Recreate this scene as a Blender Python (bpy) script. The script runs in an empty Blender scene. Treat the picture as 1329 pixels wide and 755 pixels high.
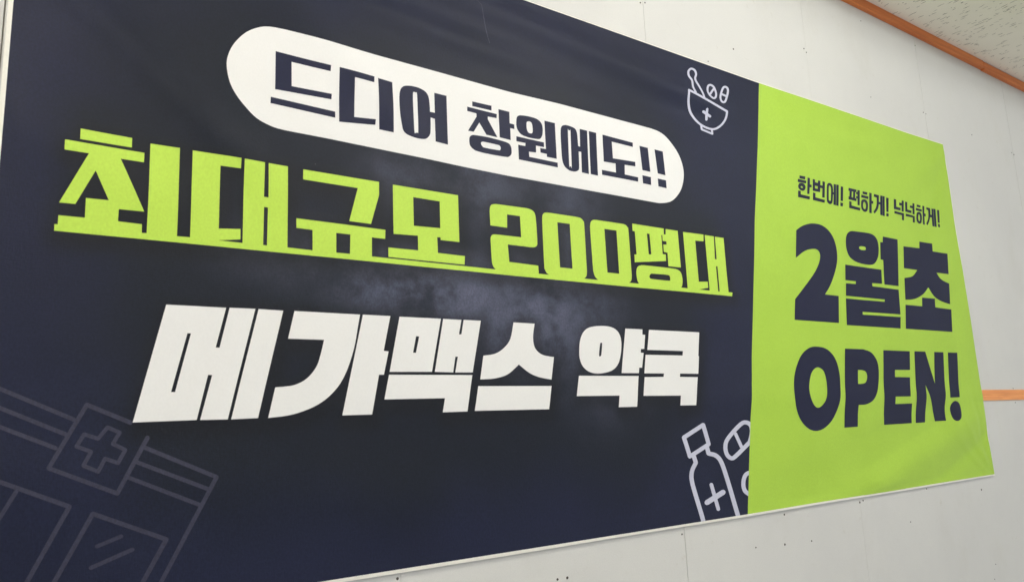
import bpy, bmesh, math, random
from mathutils import Vector, Matrix
from mathutils.geometry import delaunay_2d_cdt
random.seed(7)
scn = bpy.context.scene
COL = scn.collection

# ------------------------------------------------------------------ camera
# world: x runs right along the wall, z up, the wall face is y = 0, the room is at y < 0 (metres)
cam_data = bpy.data.cameras.new('camera')
cam = bpy.data.objects.new('camera', cam_data)
COL.objects.link(cam)
cam.matrix_world = Matrix((
    (0.82098658, -0.06939943, -0.56671399, 0.0),
    (-0.56947226, -0.17084129, -0.80406131, -1.59),
    (-0.04101676, 0.98285145, -0.17977946, 1.5),
    (0, 0, 0, 1)))
cam_data.sensor_width = 36.0
cam_data.lens = 984.0 / 1329.0 * 36.0
cam_data.clip_start = 0.05
cam_data.clip_end = 60
cam_data.dof.use_dof = True
cam_data.dof.focus_distance = 2.9
cam_data.dof.aperture_fstop = 9.0
scn.camera = cam

# ------------------------------------------------------------------ light
world = bpy.data.worlds.new('World')
scn.world = world
world.use_nodes = True
wb = world.node_tree.nodes['Background']
wb.inputs['Color'].default_value = (0.95, 0.97, 1.0, 1)
wb.inputs['Strength'].default_value = 0.46

# fluorescent tubes sit just above the ceiling plane in recessed fittings (two tubes each, three lamps a tube)
FITTINGS = [(1, 2, 7.2, (1.0, 0.95, 0.865)), (3, 2, 7.2, (1.0, 0.98, 0.945)), (5, 4, 10.5, (0.93, 0.97, 1.0)), (1, 6, 10.5, (1.0, 0.98, 0.95)), (3, 6, 10.5, (1.0, 0.98, 0.95))]
def cell(i, j): return (-2.26+1.2*i, -2.26+1.2*(i+1), -0.6*(j+1), -0.6*j)
for (ci, cj, watts, tint) in FITTINGS:
    x0, x1, y0, y1 = cell(ci, cj)
    for ty in (y1-0.20, y1-0.40):
        for k in range(3):
            l = bpy.data.lights.new('fluorescent_tube', 'POINT')
            l.energy = watts; l.color = tint; l.shadow_soft_size = 0.0035
            o = bpy.data.objects.new('fluorescent_tube', l)
            o.location = (x0 + 0.25 + 0.35*k, ty, 3.2972)
            COL.objects.link(o)

scn.view_settings.view_transform = 'Standard'
scn.view_settings.look = 'None'
scn.view_settings.exposure = 0.04
scn.view_settings.gamma = 1.0
scn.view_settings.use_curve_mapping = False

# ------------------------------------------------------------------ helpers
def lin(r, g, b):
    f = lambda c: (c/255/12.92) if c/255 <= 0.04045 else ((c/255+0.055)/1.055)**2.4
    return (f(r), f(g), f(b), 1)

def link(name, me, parent=None, mat=None):
    o = bpy.data.objects.new(name, me)
    COL.objects.link(o)
    if parent: o.parent = parent
    if mat is not None and me is not None: me.materials.append(mat)
    return o
def empty(name, loc=(0, 0, 0)):
    o = bpy.data.objects.new(name, None)
    o.location = loc
    COL.objects.link(o)
    return o

class NT:
    def __init__(s, name):
        s.m = bpy.data.materials.new(name); s.m.use_nodes = True
        s.t = s.m.node_tree; s.b = s.t.nodes['Principled BSDF']
        s.pos = s.n('ShaderNodeNewGeometry').outputs['Position']
    def n(s, kind, **kw):
        x = s.t.nodes.new(kind)
        for k, v in kw.items(): setattr(x, k, v)
        return x
    def l(s, a, b): s.t.links.new(a, b)
    def math(s, op, a, b=None, c=None, clamp=False):
        x = s.n('ShaderNodeMath', operation=op); x.use_clamp = clamp
        for i, v in enumerate((a, b, c)):
            if v is None: continue
            if isinstance(v, (int, float)): x.inputs[i].default_value = v
            else: s.l(v, x.inputs[i])
        return x.outputs[0]
    def noise(s, scale, detail=2, rough=0.5, stretch=(1, 1, 1), loc=(0, 0, 0)):
        mp = s.n('ShaderNodeMapping'); mp.inputs['Scale'].default_value = stretch
        mp.inputs['Location'].default_value = loc
        s.l(s.pos, mp.inputs['Vector'])
        x = s.n('ShaderNodeTexNoise'); x.inputs['Scale'].default_value = scale
        x.inputs['Detail'].default_value = detail; x.inputs['Roughness'].default_value = rough
        s.l(mp.outputs[0], x.inputs['Vector'])
        return x.outputs['Fac']
    def ramp(s, v, lo, hi, a=0.0, b=1.0, smooth=True):
        x = s.n('ShaderNodeMapRange'); x.interpolation_type = 'SMOOTHSTEP' if smooth else 'LINEAR'
        s.l(v, x.inputs[0])
        for i, k in enumerate((lo, hi, a, b)): x.inputs[i+1].default_value = k
        return x.outputs[0]
    def mix(s, f, a, b, mode='MIX'):
        x = s.n('ShaderNodeMix', data_type='RGBA', blend_type=mode)
        if isinstance(f, (int, float)): x.inputs[0].default_value = f
        else: s.l(f, x.inputs[0])
        for i, v in ((6, a), (7, b)):
            if isinstance(v, tuple): x.inputs[i].default_value = v
            else: s.l(v, x.inputs[i])
        return x.outputs[2]
    def bump(s, h, strength, dist, prev=None):
        x = s.n('ShaderNodeBump'); x.inputs['Strength'].default_value = strength
        x.inputs['Distance'].default_value = dist
        s.l(h, x.inputs['Height'])
        if prev is not None: s.l(prev, x.inputs['Normal'])
        return x.outputs[0]
    def out(s, col, rough=0.6, spec=0.4, normal=None, sheen=0.0):
        if isinstance(col, tuple): s.b.inputs['Base Color'].default_value = col
        else: s.l(col, s.b.inputs['Base Color'])
        if isinstance(rough, (int, float)): s.b.inputs['Roughness'].default_value = rough
        else: s.l(rough, s.b.inputs['Roughness'])
        s.b.inputs['Specular IOR Level'].default_value = spec
        if normal is not None: s.l(normal, s.b.inputs['Normal'])
        if sheen:
            s.b.inputs['Sheen Weight'].default_value = sheen
            s.b.inputs['Sheen Roughness'].default_value = 0.45
            s.b.inputs['Sheen Tint'].default_value = (0.80, 0.86, 1.0, 1)
        return s.m

# ------------------------------------------------------------------ materials
def weave(t, k=1.0):
    """fine woven relief of the printed polyester"""
    sx = t.noise(420, 1, 0.5, (1, 1, 0.25)); sz = t.noise(420, 1, 0.5, (0.25, 1, 1))
    w = t.math('ADD', sx, sz)
    big = t.noise(9, 3, 0.55)
    nn = t.bump(w, 0.30 * k, 0.0008)
    return t.bump(big, 0.10 * k, 0.004, nn)

def cloth_mat(name, col, col2=None, amt=0.5, rough=0.52, spec=0.45, speck=0.10, k=0.35):
    t = NT(name)
    n1 = t.noise(5.0, 4, 0.6)
    c = t.mix(t.ramp(n1, 0.35, 0.7, 0, amt), col, col2 or col)
    g = t.noise(260, 2, 0.6, (1, 1, 0.7))
    f = t.ramp(g, 0.3, 0.7, 1 - speck, 1 + speck, False)
    cmb = t.n('ShaderNodeCombineColor')
    for i in range(3): t.l(f, cmb.inputs[i])
    c = t.mix(1.0, c, cmb.outputs[0], 'MULTIPLY')
    return t.out(c, rough, spec, weave(t, k), 0.08)

def sd_ellipse(t, cx, cz, rx, rz, wob=0.0, n=None):
    sp = t.n('ShaderNodeSeparateXYZ'); t.l(t.pos, sp.inputs[0])
    dx = t.math('DIVIDE', t.math('SUBTRACT', sp.outputs[0], cx), rx)
    dz = t.math('DIVIDE', t.math('SUBTRACT', sp.outputs[2], cz), rz)
    d = t.math('SQRT', t.math('ADD', t.math('MULTIPLY', dx, dx), t.math('MULTIPLY', dz, dz)))
    if n is not None: d = t.math('ADD', d, t.math('MULTIPLY', t.math('SUBTRACT', n, 0.5), wob))
    return d

def navy_print():
    """printed ground of the banner: navy margins, charcoal middle and a pale smoke cloud behind the lettering"""
    t = NT('printed navy polyester')
    wn = t.noise(2.2, 4, 0.6)
    navy = t.mix(t.ramp(wn, 0.3, 0.7), lin(17, 22, 44), lin(22, 27, 51))
    sp = t.n('ShaderNodeSeparateXYZ'); t.l(t.pos, sp.inputs[0])
    def rbox(cx, cz, hx, hz, lean=0.0, amt=0.10):
        x = t.math('ADD', sp.outputs[0], t.math('MULTIPLY', t.math('SUBTRACT', sp.outputs[2], cz), -lean)) if lean else sp.outputs[0]
        bx = t.math('MAXIMUM', t.math('SUBTRACT', t.math('ABSOLUTE', t.math('SUBTRACT', x, cx)), hx), 0.0)
        bz = t.math('MAXIMUM', t.math('SUBTRACT', t.math('ABSOLUTE', t.math('SUBTRACT', sp.outputs[2], cz)), hz), 0.0)
        d = t.math('SQRT', t.math('ADD', t.math('MULTIPLY', bx, bx), t.math('MULTIPLY', bz, bz)))
        return t.math('ADD', d, t.math('MULTIPLY', t.math('SUBTRACT', wn, 0.5), amt))
    ch = t.ramp(rbox(1.0, 1.93, 0.50, 0.26, 0, 0.35), 0.18, 0.46, 1, 0)
    ch = t.math('MAXIMUM', ch, t.ramp(rbox(1.02, 2.02, 0.86, 0.09), 0.02, 0.13, 1, 0))
    c = t.mix(t.math('MULTIPLY', ch, 0.9), navy, lin(15, 21, 32))
    # printed drop shadow of the lettering (part of the artwork): field written on the cloth from the letter outlines
    at = t.n('ShaderNodeAttribute'); at.attribute_name = 'printed_outline'
    glow = at.outputs['Fac']
    wisps = t.noise(5.0, 6, 0.62, (1, 1, 1.3), (3.1, 0, 1.7))
    w2 = t.noise(13.0, 4, 0.6, (1, 1, 1), (0.4, 0, 5.7))
    cloud = None
    for (x, z, rx, rz, a) in ((0.90, 1.845, 0.32, 0.12, 1.0), (1.20, 1.80, 0.34, 0.20, 0.8), (1.05, 2.13, 0.20, 0.18, 0.34),
                              (0.80, 2.10, 0.14, 0.10, 0.35), (0.55, 1.90, 0.22, 0.10, 0.30), (1.33, 2.05, 0.16, 0.2, 0.45), (1.42, 1.65, 0.22, 0.2, 0.25)):
        e = t.ramp(sd_ellipse(t, x, z, rx, rz, 0.9, wisps), 0.1, 1.25, a, 0.0)
        cloud = e if cloud is None else t.math('MAXIMUM', cloud, e)
    cloud = t.math('MULTIPLY', cloud, t.ramp(t.math('ADD', t.math('MULTIPLY', wisps, 0.65), t.math('MULTIPLY', w2, 0.35)), 0.34, 0.62, 0.08, 1.0))
    c = t.mix(t.math('MULTIPLY', cloud, 0.58), c, lin(120, 124, 150))
    c = t.mix(t.math('MULTIPLY', glow, 0.62), c, lin(13, 14, 19))
    g = t.noise(240, 2, 0.6, (1, 1, 0.7))
    f = t.ramp(g, 0.3, 0.7, 0.80, 1.22, False)
    cmb = t.n('ShaderNodeCombineColor')
    for i in range(3): t.l(f, cmb.inputs[i])
    c = t.mix(1.0, c, cmb.outputs[0], 'MULTIPLY')
    # a little pale lint on the dark cloth
    v = t.n('ShaderNodeTexVoronoi'); v.inputs['Scale'].default_value = 9; t.l(t.pos, v.inputs['Vector'])
    c = t.mix(t.ramp(v.outputs['Distance'], 0.008, 0.013, 0.22, 0, False), c, lin(150, 150, 155))
    return t.out(c, 0.55, 0.22, weave(t, 1.0), 0.12)

M = {}
M['navy'] = navy_print()
M['panel'] = cloth_mat('printed lime green polyester', lin(167, 203, 66), lin(161, 197, 60), 0.6, 0.55, 0.35, 0.05)
M['lime'] = cloth_mat('lime green ink', lin(184, 217, 78), lin(178, 212, 72), 0.5, 0.55, 0.35, 0.05)
M['white'] = cloth_mat('unprinted white cloth', lin(233, 232, 229), lin(230, 228, 223), 0.3, 0.55, 0.35, 0.015, 0.15)
M['ink'] = cloth_mat('dark navy ink', lin(19, 23, 50), lin(23, 27, 55), 0.5, 0.55, 0.22, 0.12)
M['pale'] = cloth_mat('pale grey ink', lin(196, 197, 212), lin(190, 191, 206), 0.5, 0.55, 0.35, 0.05)
M['faint'] = cloth_mat('faint slate ink', lin(50, 51, 68), lin(45, 46, 63), 0.6, 0.5, 0.3, 0.2)
M['scuff'] = cloth_mat('rubbed crease', lin(74, 75, 92), lin(30, 31, 45), 1.0, 0.6, 0.3, 0.2)
M['hem'] = cloth_mat('white banner hem', lin(236, 233, 222), None, 0.5, 0.6, 0.3, 0.03)

def wall_mat():
    t = NT('painted gypsum board')
    n = t.noise(1.4, 4, 0.6); n2 = t.noise(30, 3, 0.6); n3 = t.noise(300, 2, 0.6)
    c = t.mix(t.ramp(n, 0.3, 0.7), lin(212, 211, 206), lin(206, 205, 201))
    f = t.ramp(n3, 0.3, 0.7, 0.965, 1.035, False)
    cmb = t.n('ShaderNodeCombineColor')
    for i in range(3): t.l(f, cmb.inputs[i])
    c = t.mix(1.0, c, cmb.outputs[0], 'MULTIPLY')
    c = t.mix(t.ramp(n2, 0.62, 0.78, 0, 0.28), c, lin(184, 179, 165))
    n4 = t.noise(3.2, 5, 0.7, (1, 1, 0.6), (4, 0, 2)); c = t.mix(t.ramp(n4, 0.5, 0.72, 0, 0.18), c, lin(192, 188, 176))
    v = t.n('ShaderNodeTexVoronoi'); v.inputs['Scale'].default_value = 5.5; t.l(t.pos, v.inputs['Vector'])
    c = t.mix(t.ramp(v.outputs['Distance'], 0.010, 0.02, 0.35, 0, False), c, lin(140, 134, 120))
    nn = t.bump(n3, 0.25, 0.0012); nn = t.bump(n2, 0.2, 0.003, nn)
    return t.out(c, 0.62, 0.3, nn)
M['wall'] = wall_mat()
def plain(name, col, rough=0.7, spec=0.3):
    t = NT(name)
    n = t.noise(60, 3, 0.6)
    c = t.mix(t.ramp(n, 0.3, 0.7), col, tuple(x*0.82 for x in col[:3]) + (1,))
    return t.out(c, rough, spec, t.bump(n, 0.2, 0.001))
M['joint'] = plain('joint filler', lin(168, 164, 152))
M['screw'] = plain('darkened screw head', lin(70, 64, 58), 0.5)
M['plaster'] = plain('raw board edge', lin(196, 190, 170))

def wood_mat(name, a, b):
    t = NT(name)
    g = t.noise(28, 5, 0.65, (0.08, 1.5, 1.6)); g2 = t.noise(160, 3, 0.6, (0.04, 1, 1)); bl = t.noise(1.7, 2, 0.5)
    c = t.mix(t.ramp(g, 0.35, 0.68), a, b)
    c = t.mix(t.ramp(g2, 0.45, 0.75, 0, 0.35), c, tuple(x*0.6 for x in b[:3]) + (1,))
    c = t.mix(t.ramp(bl, 0.4, 0.7, 0, 0.3), c, b)
    return t.out(c, 0.42, 0.45, t.bump(g2, 0.25, 0.0012))
M['wood'] = wood_mat('orange wood lit tone', lin(246, 168, 98), lin(232, 148, 82))  # batten: paler colour stands in for the stronger light on it
M['moulding'] = wood_mat('orange wood shaded tone', lin(228, 132, 60), lin(208, 110, 44))  # top moulding: same wood, weak light near the ceiling put into a darker colour

def ceiling_mat():
    t = NT('mineral fibre tile')
    n = t.noise(2.0, 3, 0.6); n3 = t.noise(220, 3, 0.65)
    c = t.mix(t.ramp(n, 0.3, 0.7), lin(246, 241, 224), lin(241, 236, 218))
    c = t.mix(t.ramp(n3, 0.55, 0.75, 0, 0.2), c, lin(176, 169, 148))
    return t.out(c, 0.85, 0.15, t.bump(n3, 0.5, 0.002))
M['ceiling'] = ceiling_mat()
M['fissure'] = plain('dark pinhole in the tile', lin(112, 106, 90), 0.9, 0.1)

# ------------------------------------------------------------------ solid helpers
def box_bm(bm, x0, x1, y0, y1, z0, z1):
    r = bmesh.ops.create_cube(bm, size=1)
    for v in r['verts']:
        v.co = Vector(((x0+x1)/2 + v.co.x*(x1-x0), (y0+y1)/2 + v.co.y*(y1-y0), (z0+z1)/2 + v.co.z*(z1-z0)))
def solid(name, mat, boxes, parent=None, bevel=0.0):
    bm = bmesh.new()
    for b in boxes: box_bm(bm, *b)
    if bevel: bmesh.ops.bevel(bm, geom=bm.edges[:], offset=bevel, segments=2, affect='EDGES')
    me = bpy.data.meshes.new(name); bm.to_mesh(me); bm.free()
    return link(name, me, parent, mat)

# ------------------------------------------------------------------ wall of gypsum boards
CEIL = 3.283
wall = empty('wall'); wall['kind'] = 'structure'
solid('backing', M['joint'], [(-2.7, 7.2, 0.012, 0.06, 0.0, CEIL+0.05)], wall)
SEAMS = [-2.7, -1.816, -0.914, -0.0118, 0.789, 1.692, 2.594, 3.495, 4.396, 5.298, 6.2, 7.2]
# half widths of the open joints (lower board, upper board); some joints are filled almost flush
JOINT = {-0.0118: (0.0013, 0.0013), 0.789: (0.0003, 0.0003), 1.692: (0.0007, 0.0004), 2.594: (0.00008, 0.00008), 3.495: (0.00008, 0.0008), 4.396: (0.00008, 0.0007)}
panels = []
for i in range(len(SEAMS)-1):
    for (z0, z1) in ((0.0, 1.5635), (1.5655, CEIL+0.03)):
        G0 = JOINT.get(SEAMS[i], (0.0004, 0.0004))[z0 > 1]; gr = JOINT.get(SEAMS[i+1], (0.0004, 0.0004))[z0 > 1]; g = G0
        p = solid('wall_panel', M['wall'], [(SEAMS[i]+g, SEAMS[i+1]-gr, 0.0, 0.0115, z0, z1)], wall, 0.0004 if g + gr > 0.0006 else 0.0)
        panels.append((SEAMS[i], SEAMS[i+1], z0, z1, p))
SCREWS = [[1.6801,2.8502],[1.7017,2.8569],[2.1377,2.8108],[1.9919,2.7253],[2.5802,2.9318],[2.5941,2.9198],[3.0361,2.8319],[3.4791,2.8578],[3.5025,2.8559],[3.9422,2.8395],[3.0381,3.1862],[3.4953,3.1948],[4.3789,2.826],[4.4022,2.82],[3.9542,1.5941],[3.9534,1.529],[2.1579,1.1957],[2.5923,1.1968],[2.6141,1.2012],[3.0589,1.2077],[3.5025,1.1707],[3.5309,0.8666],[2.1455,1.1049],[2.2876,1.0996],[2.9117,1.098],[3.5029,0.8113],[1.681,1.1863],[1.255,1.1263],[2.0012,1.1124],[1.2235,1.1268],[0.781,1.1898]]
bm = bmesh.new()
bmesh.ops.create_cone(bm, cap_ends=True, segments=10, radius1=0.0042, radius2=0.0034, depth=0.0012)
bmesh.ops.rotate(bm, verts=bm.verts[:], matrix=Matrix.Rotation(math.radians(90), 3, 'X'))
screw_me = bpy.data.meshes.new('screw'); bm.to_mesh(screw_me); bm.free(); screw_me.materials.append(M['screw'])
for (x, z) in SCREWS:
    for (a, b, c, d, p) in panels:
        if a <= x < b and c <= z < d:
            o = bpy.data.objects.new('screw', screw_me); COL.objects.link(o)
            o.parent = p; o.location = (x, -0.0004, z)
            k = random.uniform(0.55, 1.0); o.scale = (k, 1, k)

# ------------------------------------------------------------------ ceiling of fissured tiles
ceiling = empty('ceiling'); ceiling['kind'] = 'structure'
solid('light_block_slab', M['joint'], [(-2.7, 7.2, -6.2, 0.0, CEIL+0.2, CEIL+0.25)], ceiling)  # unseen sheet added above the tiles to block world light
xs = [-2.26 + 1.2*i for i in range(9)]
lit = {(f[0], f[1]) for f in FITTINGS}
for i in range(len(xs)-1):
    for j in range(10):
        x0, x1, y0, y1 = cell(i, j)
        if (i, j) in lit:   # open fitting with a white tray above the tubes
            z = CEIL + 0.07
            solid('lamp_tray', M['hem'], [(x0, x1, y0, y1, z, z+0.004), (x0, x0+0.004, y0, y1, CEIL+0.002, z-0.001), (x1-0.004, x1, y0, y1, CEIL+0.002, z-0.001),
                  (x0+0.005, x1-0.005, y0, y0+0.004, CEIL+0.002, z-0.001), (x0+0.005, x1-0.005, y1-0.004, y1, CEIL+0.002, z-0.001)], ceiling)
            continue
        solid('ceiling_tile', M['ceiling'], [(x0+0.0005, x1-0.0005, y0+0.0005, y1-0.0005, CEIL, CEIL+0.0118)], ceiling, 0.0005)
# fissures: short wandering slots, dense enough that nobody could count them
V, F = [], []
def fissure(x, y):
    L = random.choice((0.009, 0.015, 0.020, 0.026)) * random.uniform(0.7, 1.2)
    w = random.uniform(0.0006, 0.0011); a = random.gauss(0, 0.10)
    n = 4; b = len(V); off = 0
    for k in range(n):
        s = k/(n-1)
        hw = w*(0.35 + 1.0*math.sin(math.pi*(0.12+0.76*s)))
        off += random.uniform(-0.0004, 0.0004)
        px = x + math.sin(a)*L*(s-0.5) + off; py = y + math.cos(a)*L*(s-0.5)
        V.append((px-hw, py, CEIL-0.0004)); V.append((px+hw, py, CEIL-0.0004))
    for k in range(n-1): F.append((b+2*k, b+2*k+1, b+2*k+3, b+2*k+2))
for _ in range(2300):
    x = random.uniform(2.6, 6.2); y = -random.uniform(0.03, 1.0)
    fissure(x, y)
    if random.random() < 0.12:
        fissure(x + random.uniform(-0.008, 0.008), y + random.uniform(-0.02, 0.02))
me = bpy.data.meshes.new('fissures'); me.from_pydata(V, [], F); me.update()
fo = link('fissures', me, ceiling, M['fissure']); fo['kind'] = 'stuff'

# ------------------------------------------------------------------ wooden mouldings
def profile_bar(name, mat, x0, x1, prof, label, cat, group=None, dz=0.0, warp=0.0):
    """extrude a (y, z) profile along x, with a slightly uneven run"""
    bm = bmesh.new(); rows = []
    n = max(2, int((x1-x0)/0.08))
    for i in range(n+1):
        x = x0 + (x1-x0)*i/n
        d = warp*math.sin(x*3.1+x0)
        rows.append([bm.verts.new((x, y - abs(d)*0.3, z + dz + d)) for (y, z) in prof])
    m = len(prof)
    for i in range(n):
        for k in range(m):
            bm.faces.new((rows[i][k], rows[i][(k+1) % m], rows[i+1][(k+1) % m], rows[i+1][k]))
    bm.faces.new(rows[0][::-1]); bm.faces.new(rows[-1])
    bmesh.ops.recalc_face_normals(bm, faces=bm.faces[:])
    me = bpy.data.meshes.new(name); bm.to_mesh(me); bm.free()
    o = link(name, me, None, mat); o['label'] = label; o['category'] = cat
    if group: o['group'] = group
    o['kind'] = 'thing'
    return o
corn = [(-0.0005, 3.240), (-0.0190, 3.240), (-0.0200, 3.241), (-0.0200, 3.2818), (-0.0192, 3.2826), (-0.0005, 3.2826)]
profile_bar('wooden_moulding', M['moulding'], -2.7, 4.158, corn, 'long orange wooden moulding along the top of the wall, left of the joint', 'moulding', 'orange mouldings under the ceiling', 0, 0.0008)
profile_bar('wooden_moulding', M['moulding'], 4.1615, 7.2, corn, 'orange wooden moulding continuing to the right of the notched joint under the ceiling', 'moulding', 'orange mouldings under the ceiling', -0.0035, 0.0008)
bat = [(-0.0003, 1.541), (-0.0045, 1.541), (-0.0055, 1.5425), (-0.0055, 1.561), (-0.0042, 1.5632), (-0.0055, 1.5655), (-0.0055, 1.5865), (-0.0045, 1.588), (-0.0003, 1.588)]
profile_bar('wooden_batten', M['wood'], -2.7, 7.2, bat, 'light orange grooved wooden strip running level behind the banner at lower right', 'wood strip', None, 0, 0.0004)

# ------------------------------------------------------------------ banner
BX0, BX1, BZ0, BZ1 = 0.0, 3.6229, 1.2061, 2.7048
def ridge(x, z, ax, az, bx, bz, w, amp, w2=None):
    dx, dz = bx-ax, bz-az; L = math.hypot(dx, dz)
    u = ((x-ax)*dx + (z-az)*dz)/(L*L); v = ((z-az)*dx - (x-ax)*dz)/L
    ue = max(-u, u-1, 0)*L
    if v < 0 and w2: w = w2
    return amp*math.exp(-(v*v)/(2*w*w))*math.exp(-(ue*ue)/(2*(0.12)**2))
RIDGES = [
    (0.9, 2.655, 1.88, 2.57, 0.030, 0.0060), (0.55, 2.56, 1.45, 2.47, 0.028, 0.0040), (1.2, 2.48, 1.85, 2.49, 0.03, -0.003),
    (0.05, 2.42, 0.32, 2.19, 0.030, 0.0045), (0.0, 2.1, 0.22, 2.0, 0.04, 0.002), (0.35, 2.62, 0.75, 2.30, 0.04, 0.003),
    (2.25, 1.27, 3.15, 1.47, 0.045, -0.0080), (2.75, 1.25, 3.45, 1.45, 0.045, 0.0080), (3.2, 1.25, 3.55, 1.37, 0.022, -0.004),
    (3.30, 2.50, 3.60, 2.68, 0.026, 0.0028), (3.40, 2.38, 3.60, 2.66, 0.026, -0.002), (2.5, 2.6, 3.3, 2.58, 0.03, 0.003),
    (3.615, 1.24, 3.50, 1.36, 0.016, 0.0022), (3.60, 1.24, 3.56, 1.40, 0.014, -0.0014), (3.56, 1.235, 3.47, 1.30, 0.014, 0.0014),
    (0.1, 1.45, 0.9, 1.35, 0.05, 0.002), (1.6, 1.35, 2.0, 1.6, 0.04, 0.002),
]
def H(x, z):
    e = min((x-BX0)/0.03, (BX1-x)/0.012, (z-BZ0)/0.05, (BZ1-z)/0.05, 1.0); e = max(e, 0.0); e = e*e*(3-2*e)
    h = 0.0012*math.sin(2.1*x+0.4)*math.sin(4.3*z+0.7) + 0.0007*math.sin(7.3*x+2*z) * math.sin(5.1*z-3.3*x)
    h += 0.0004*math.sin(17*x - 9*z + 1.1) + 0.0003*math.sin(11*x + 23*z)
    for k, r in enumerate(RIDGES): h += (2.1 if k < 6 else 1.25)*ridge(x, z, *r)
    k = 1/(1+math.exp(-(x-2.0)*4))
    h += (0.0008 + 0.0026*k)*math.exp(-((z-1.565)/0.035)**2)
    h = h*e
    return h if h > -0.003 else -0.003 - 0.003*(1-math.exp((h+0.003)/0.003))
def grad(x, z):
    d = 0.002
    return ((H(x+d, z)-H(x-d, z))/(2*d), (H(x, z+d)-H(x, z-d))/(2*d))
GAP = 0.0085

def inside(p, poly):
    x, y = p; c = False; j = len(poly)-1
    for i in range(len(poly)):
        xi, yi = poly[i]; xj, yj = poly[j]
        if (yi > y) != (yj > y) and x < (xj-xi)*(y-yi)/(yj-yi)+xi: c = not c
        j = i
    return c
def dense(poly, step):
    out = []
    for i, a in enumerate(poly):
        b = poly[(i+1) % len(poly)]
        L = math.hypot(b[0]-a[0], b[1]-a[1]); n = max(1, int(math.ceil(L/step)))
        for k in range(n): out.append((a[0]+(b[0]-a[0])*k/n, a[1]+(b[1]-a[1])*k/n))
    return out
def sheet(name, adds, holes, mat, off, parent, step=0.02):
    """a printed area lying on the draped cloth: union of outlines minus holes, following the folds"""
    adds = [dense(a, step) for a in adds]; holes = [dense(h, step) for h in holes]
    vs, es = [], []
    for poly in adds + holes:
        b = len(vs); n = len(poly)
        vs += [Vector(p) for p in poly]; es += [(b+i, b+(i+1) % n) for i in range(n)]
    ax = [p[0] for a in adds for p in a]; az = [p[1] for a in adds for p in a]
    boxes = [(min(p[0] for p in a), max(p[0] for p in a), min(p[1] for p in a), max(p[1] for p in a), a) for a in adds]
    def isin(p):
        hit = False
        for (a, b, c, d, poly) in boxes:
            if a <= p[0] <= b and c <= p[1] <= d and inside(p, poly): hit = True; break
        return hit and not any(inside(p, h) for h in holes)
    x = min(ax) + step*0.53
    while x < max(ax):
        z = min(az) + step*0.47
        while z < max(az):
            if isin((x, z)): vs.append(Vector((x, z)))
            z += step
        x += step
    r = delaunay_2d_cdt(vs, es, [], 0, 1e-6, False)
    V2, tris = r[0], r[2]
    keep = []
    for f in tris:
        c = (sum(V2[i][0] for i in f)/len(f), sum(V2[i][1] for i in f)/len(f))
        if isin(c):
            a = V2[f[0]]; b = V2[f[1]]; d = V2[f[2]]
            ar = (b[0]-a[0])*(d[1]-a[1])-(b[1]-a[1])*(d[0]-a[0])
            if abs(ar) < 1e-10: continue
            keep.append(tuple(f) if ar > 0 else tuple(reversed(f)))
    used = sorted({i for f in keep for i in f}); mp = {u: k for k, u in enumerate(used)}
    P, N = [], []
    for u in used:
        x, z = V2[u]
        P.append((x, -GAP - off - H(x, z), z)); gx, gz = grad(x, z)
        N.append(Vector((-gx, -1.0, -gz)).normalized())
    me = bpy.data.meshes.new(name)
    me.from_pydata(P, [], [tuple(mp[i] for i in f) for f in keep])
    for p in me.polygons: p.use_smooth = True
    me.normals_split_custom_set_from_vertices(N)
    me.update()
    return link(name, me, parent, mat)

banner = empty('banner', (0, 0, 0))
banner['label'] = 'large navy and lime green cloth banner with Korean lettering, stretched on the white wall'
banner['category'] = 'banner'
DIV = [tuple(p) for p in [[2.255,2.7048],[2.2408,2.6356],[2.2294,2.5739],[2.2084,2.4531],[2.1881,2.3579],[2.1495,2.1736],[2.1075,1.9434],[2.0683,1.7371],[2.0328,1.5377],[2.0136,1.439],[1.9944,1.3497],[1.9674,1.2148]]]
navy_cloth = sheet('navy_cloth', [[(BX0, BZ0)] + [DIV[-1]] + DIV[-2:0:-1] + [DIV[0]] + [(BX0, BZ1)]], [], M['navy'], 0.0, banner, 0.014)
RIGHT = [tuple(p) for p in [[3.6044,2.7236],[3.6088,2.5721],[3.606,2.343],[3.6137,2.1276],[3.6159,1.8812],[3.6173,1.6071],[3.6166,1.3737],[3.6229,1.2263]]]
BOTP = [tuple(p) for p in [[2.3253,1.2185],[2.9167,1.2215]]]
TOPP = [tuple(p) for p in [[2.5697,2.7099],[2.9349,2.7139],[3.3026,2.7171]]]
sheet('green_cloth', [DIV + BOTP + RIGHT[::-1] + TOPP[::-1]], [], M['panel'], 0.0, banner, 0.014)

def strip(name, pts_out, pts_in, mat, parent, y0=-0.0012, y1=-GAP-0.0009, lip=0.93):
    """hem band between two rails, turned back towards the wall"""
    bm = bmesh.new(); R = []
    for (a, b) in zip(pts_out, pts_in):
        R.append([bm.verts.new((a[0], y0, a[1])), bm.verts.new((a[0], y1*lip, a[1])), bm.verts.new((b[0], y1, b[1])), bm.verts.new((b[0], y0, b[1]))])
    for i in range(len(R)-1):
        for k in range(4): bm.faces.new((R[i][k], R[i][(k+1) % 4], R[i+1][(k+1) % 4], R[i+1][k]))
    bm.faces.new(R[0]); bm.faces.new(R[-1][::-1])
    bmesh.ops.recalc_face_normals(bm, faces=bm.faces[:])
    me = bpy.data.meshes.new(name); bm.to_mesh(me); bm.free()
    return link(name, me, parent, mat)
def rail(f, xs): return [(x, f(x)) for x in xs]
X = [-0.004 + i*(RIGHT[-1][0]+0.006)/60 for i in range(61)]
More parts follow.
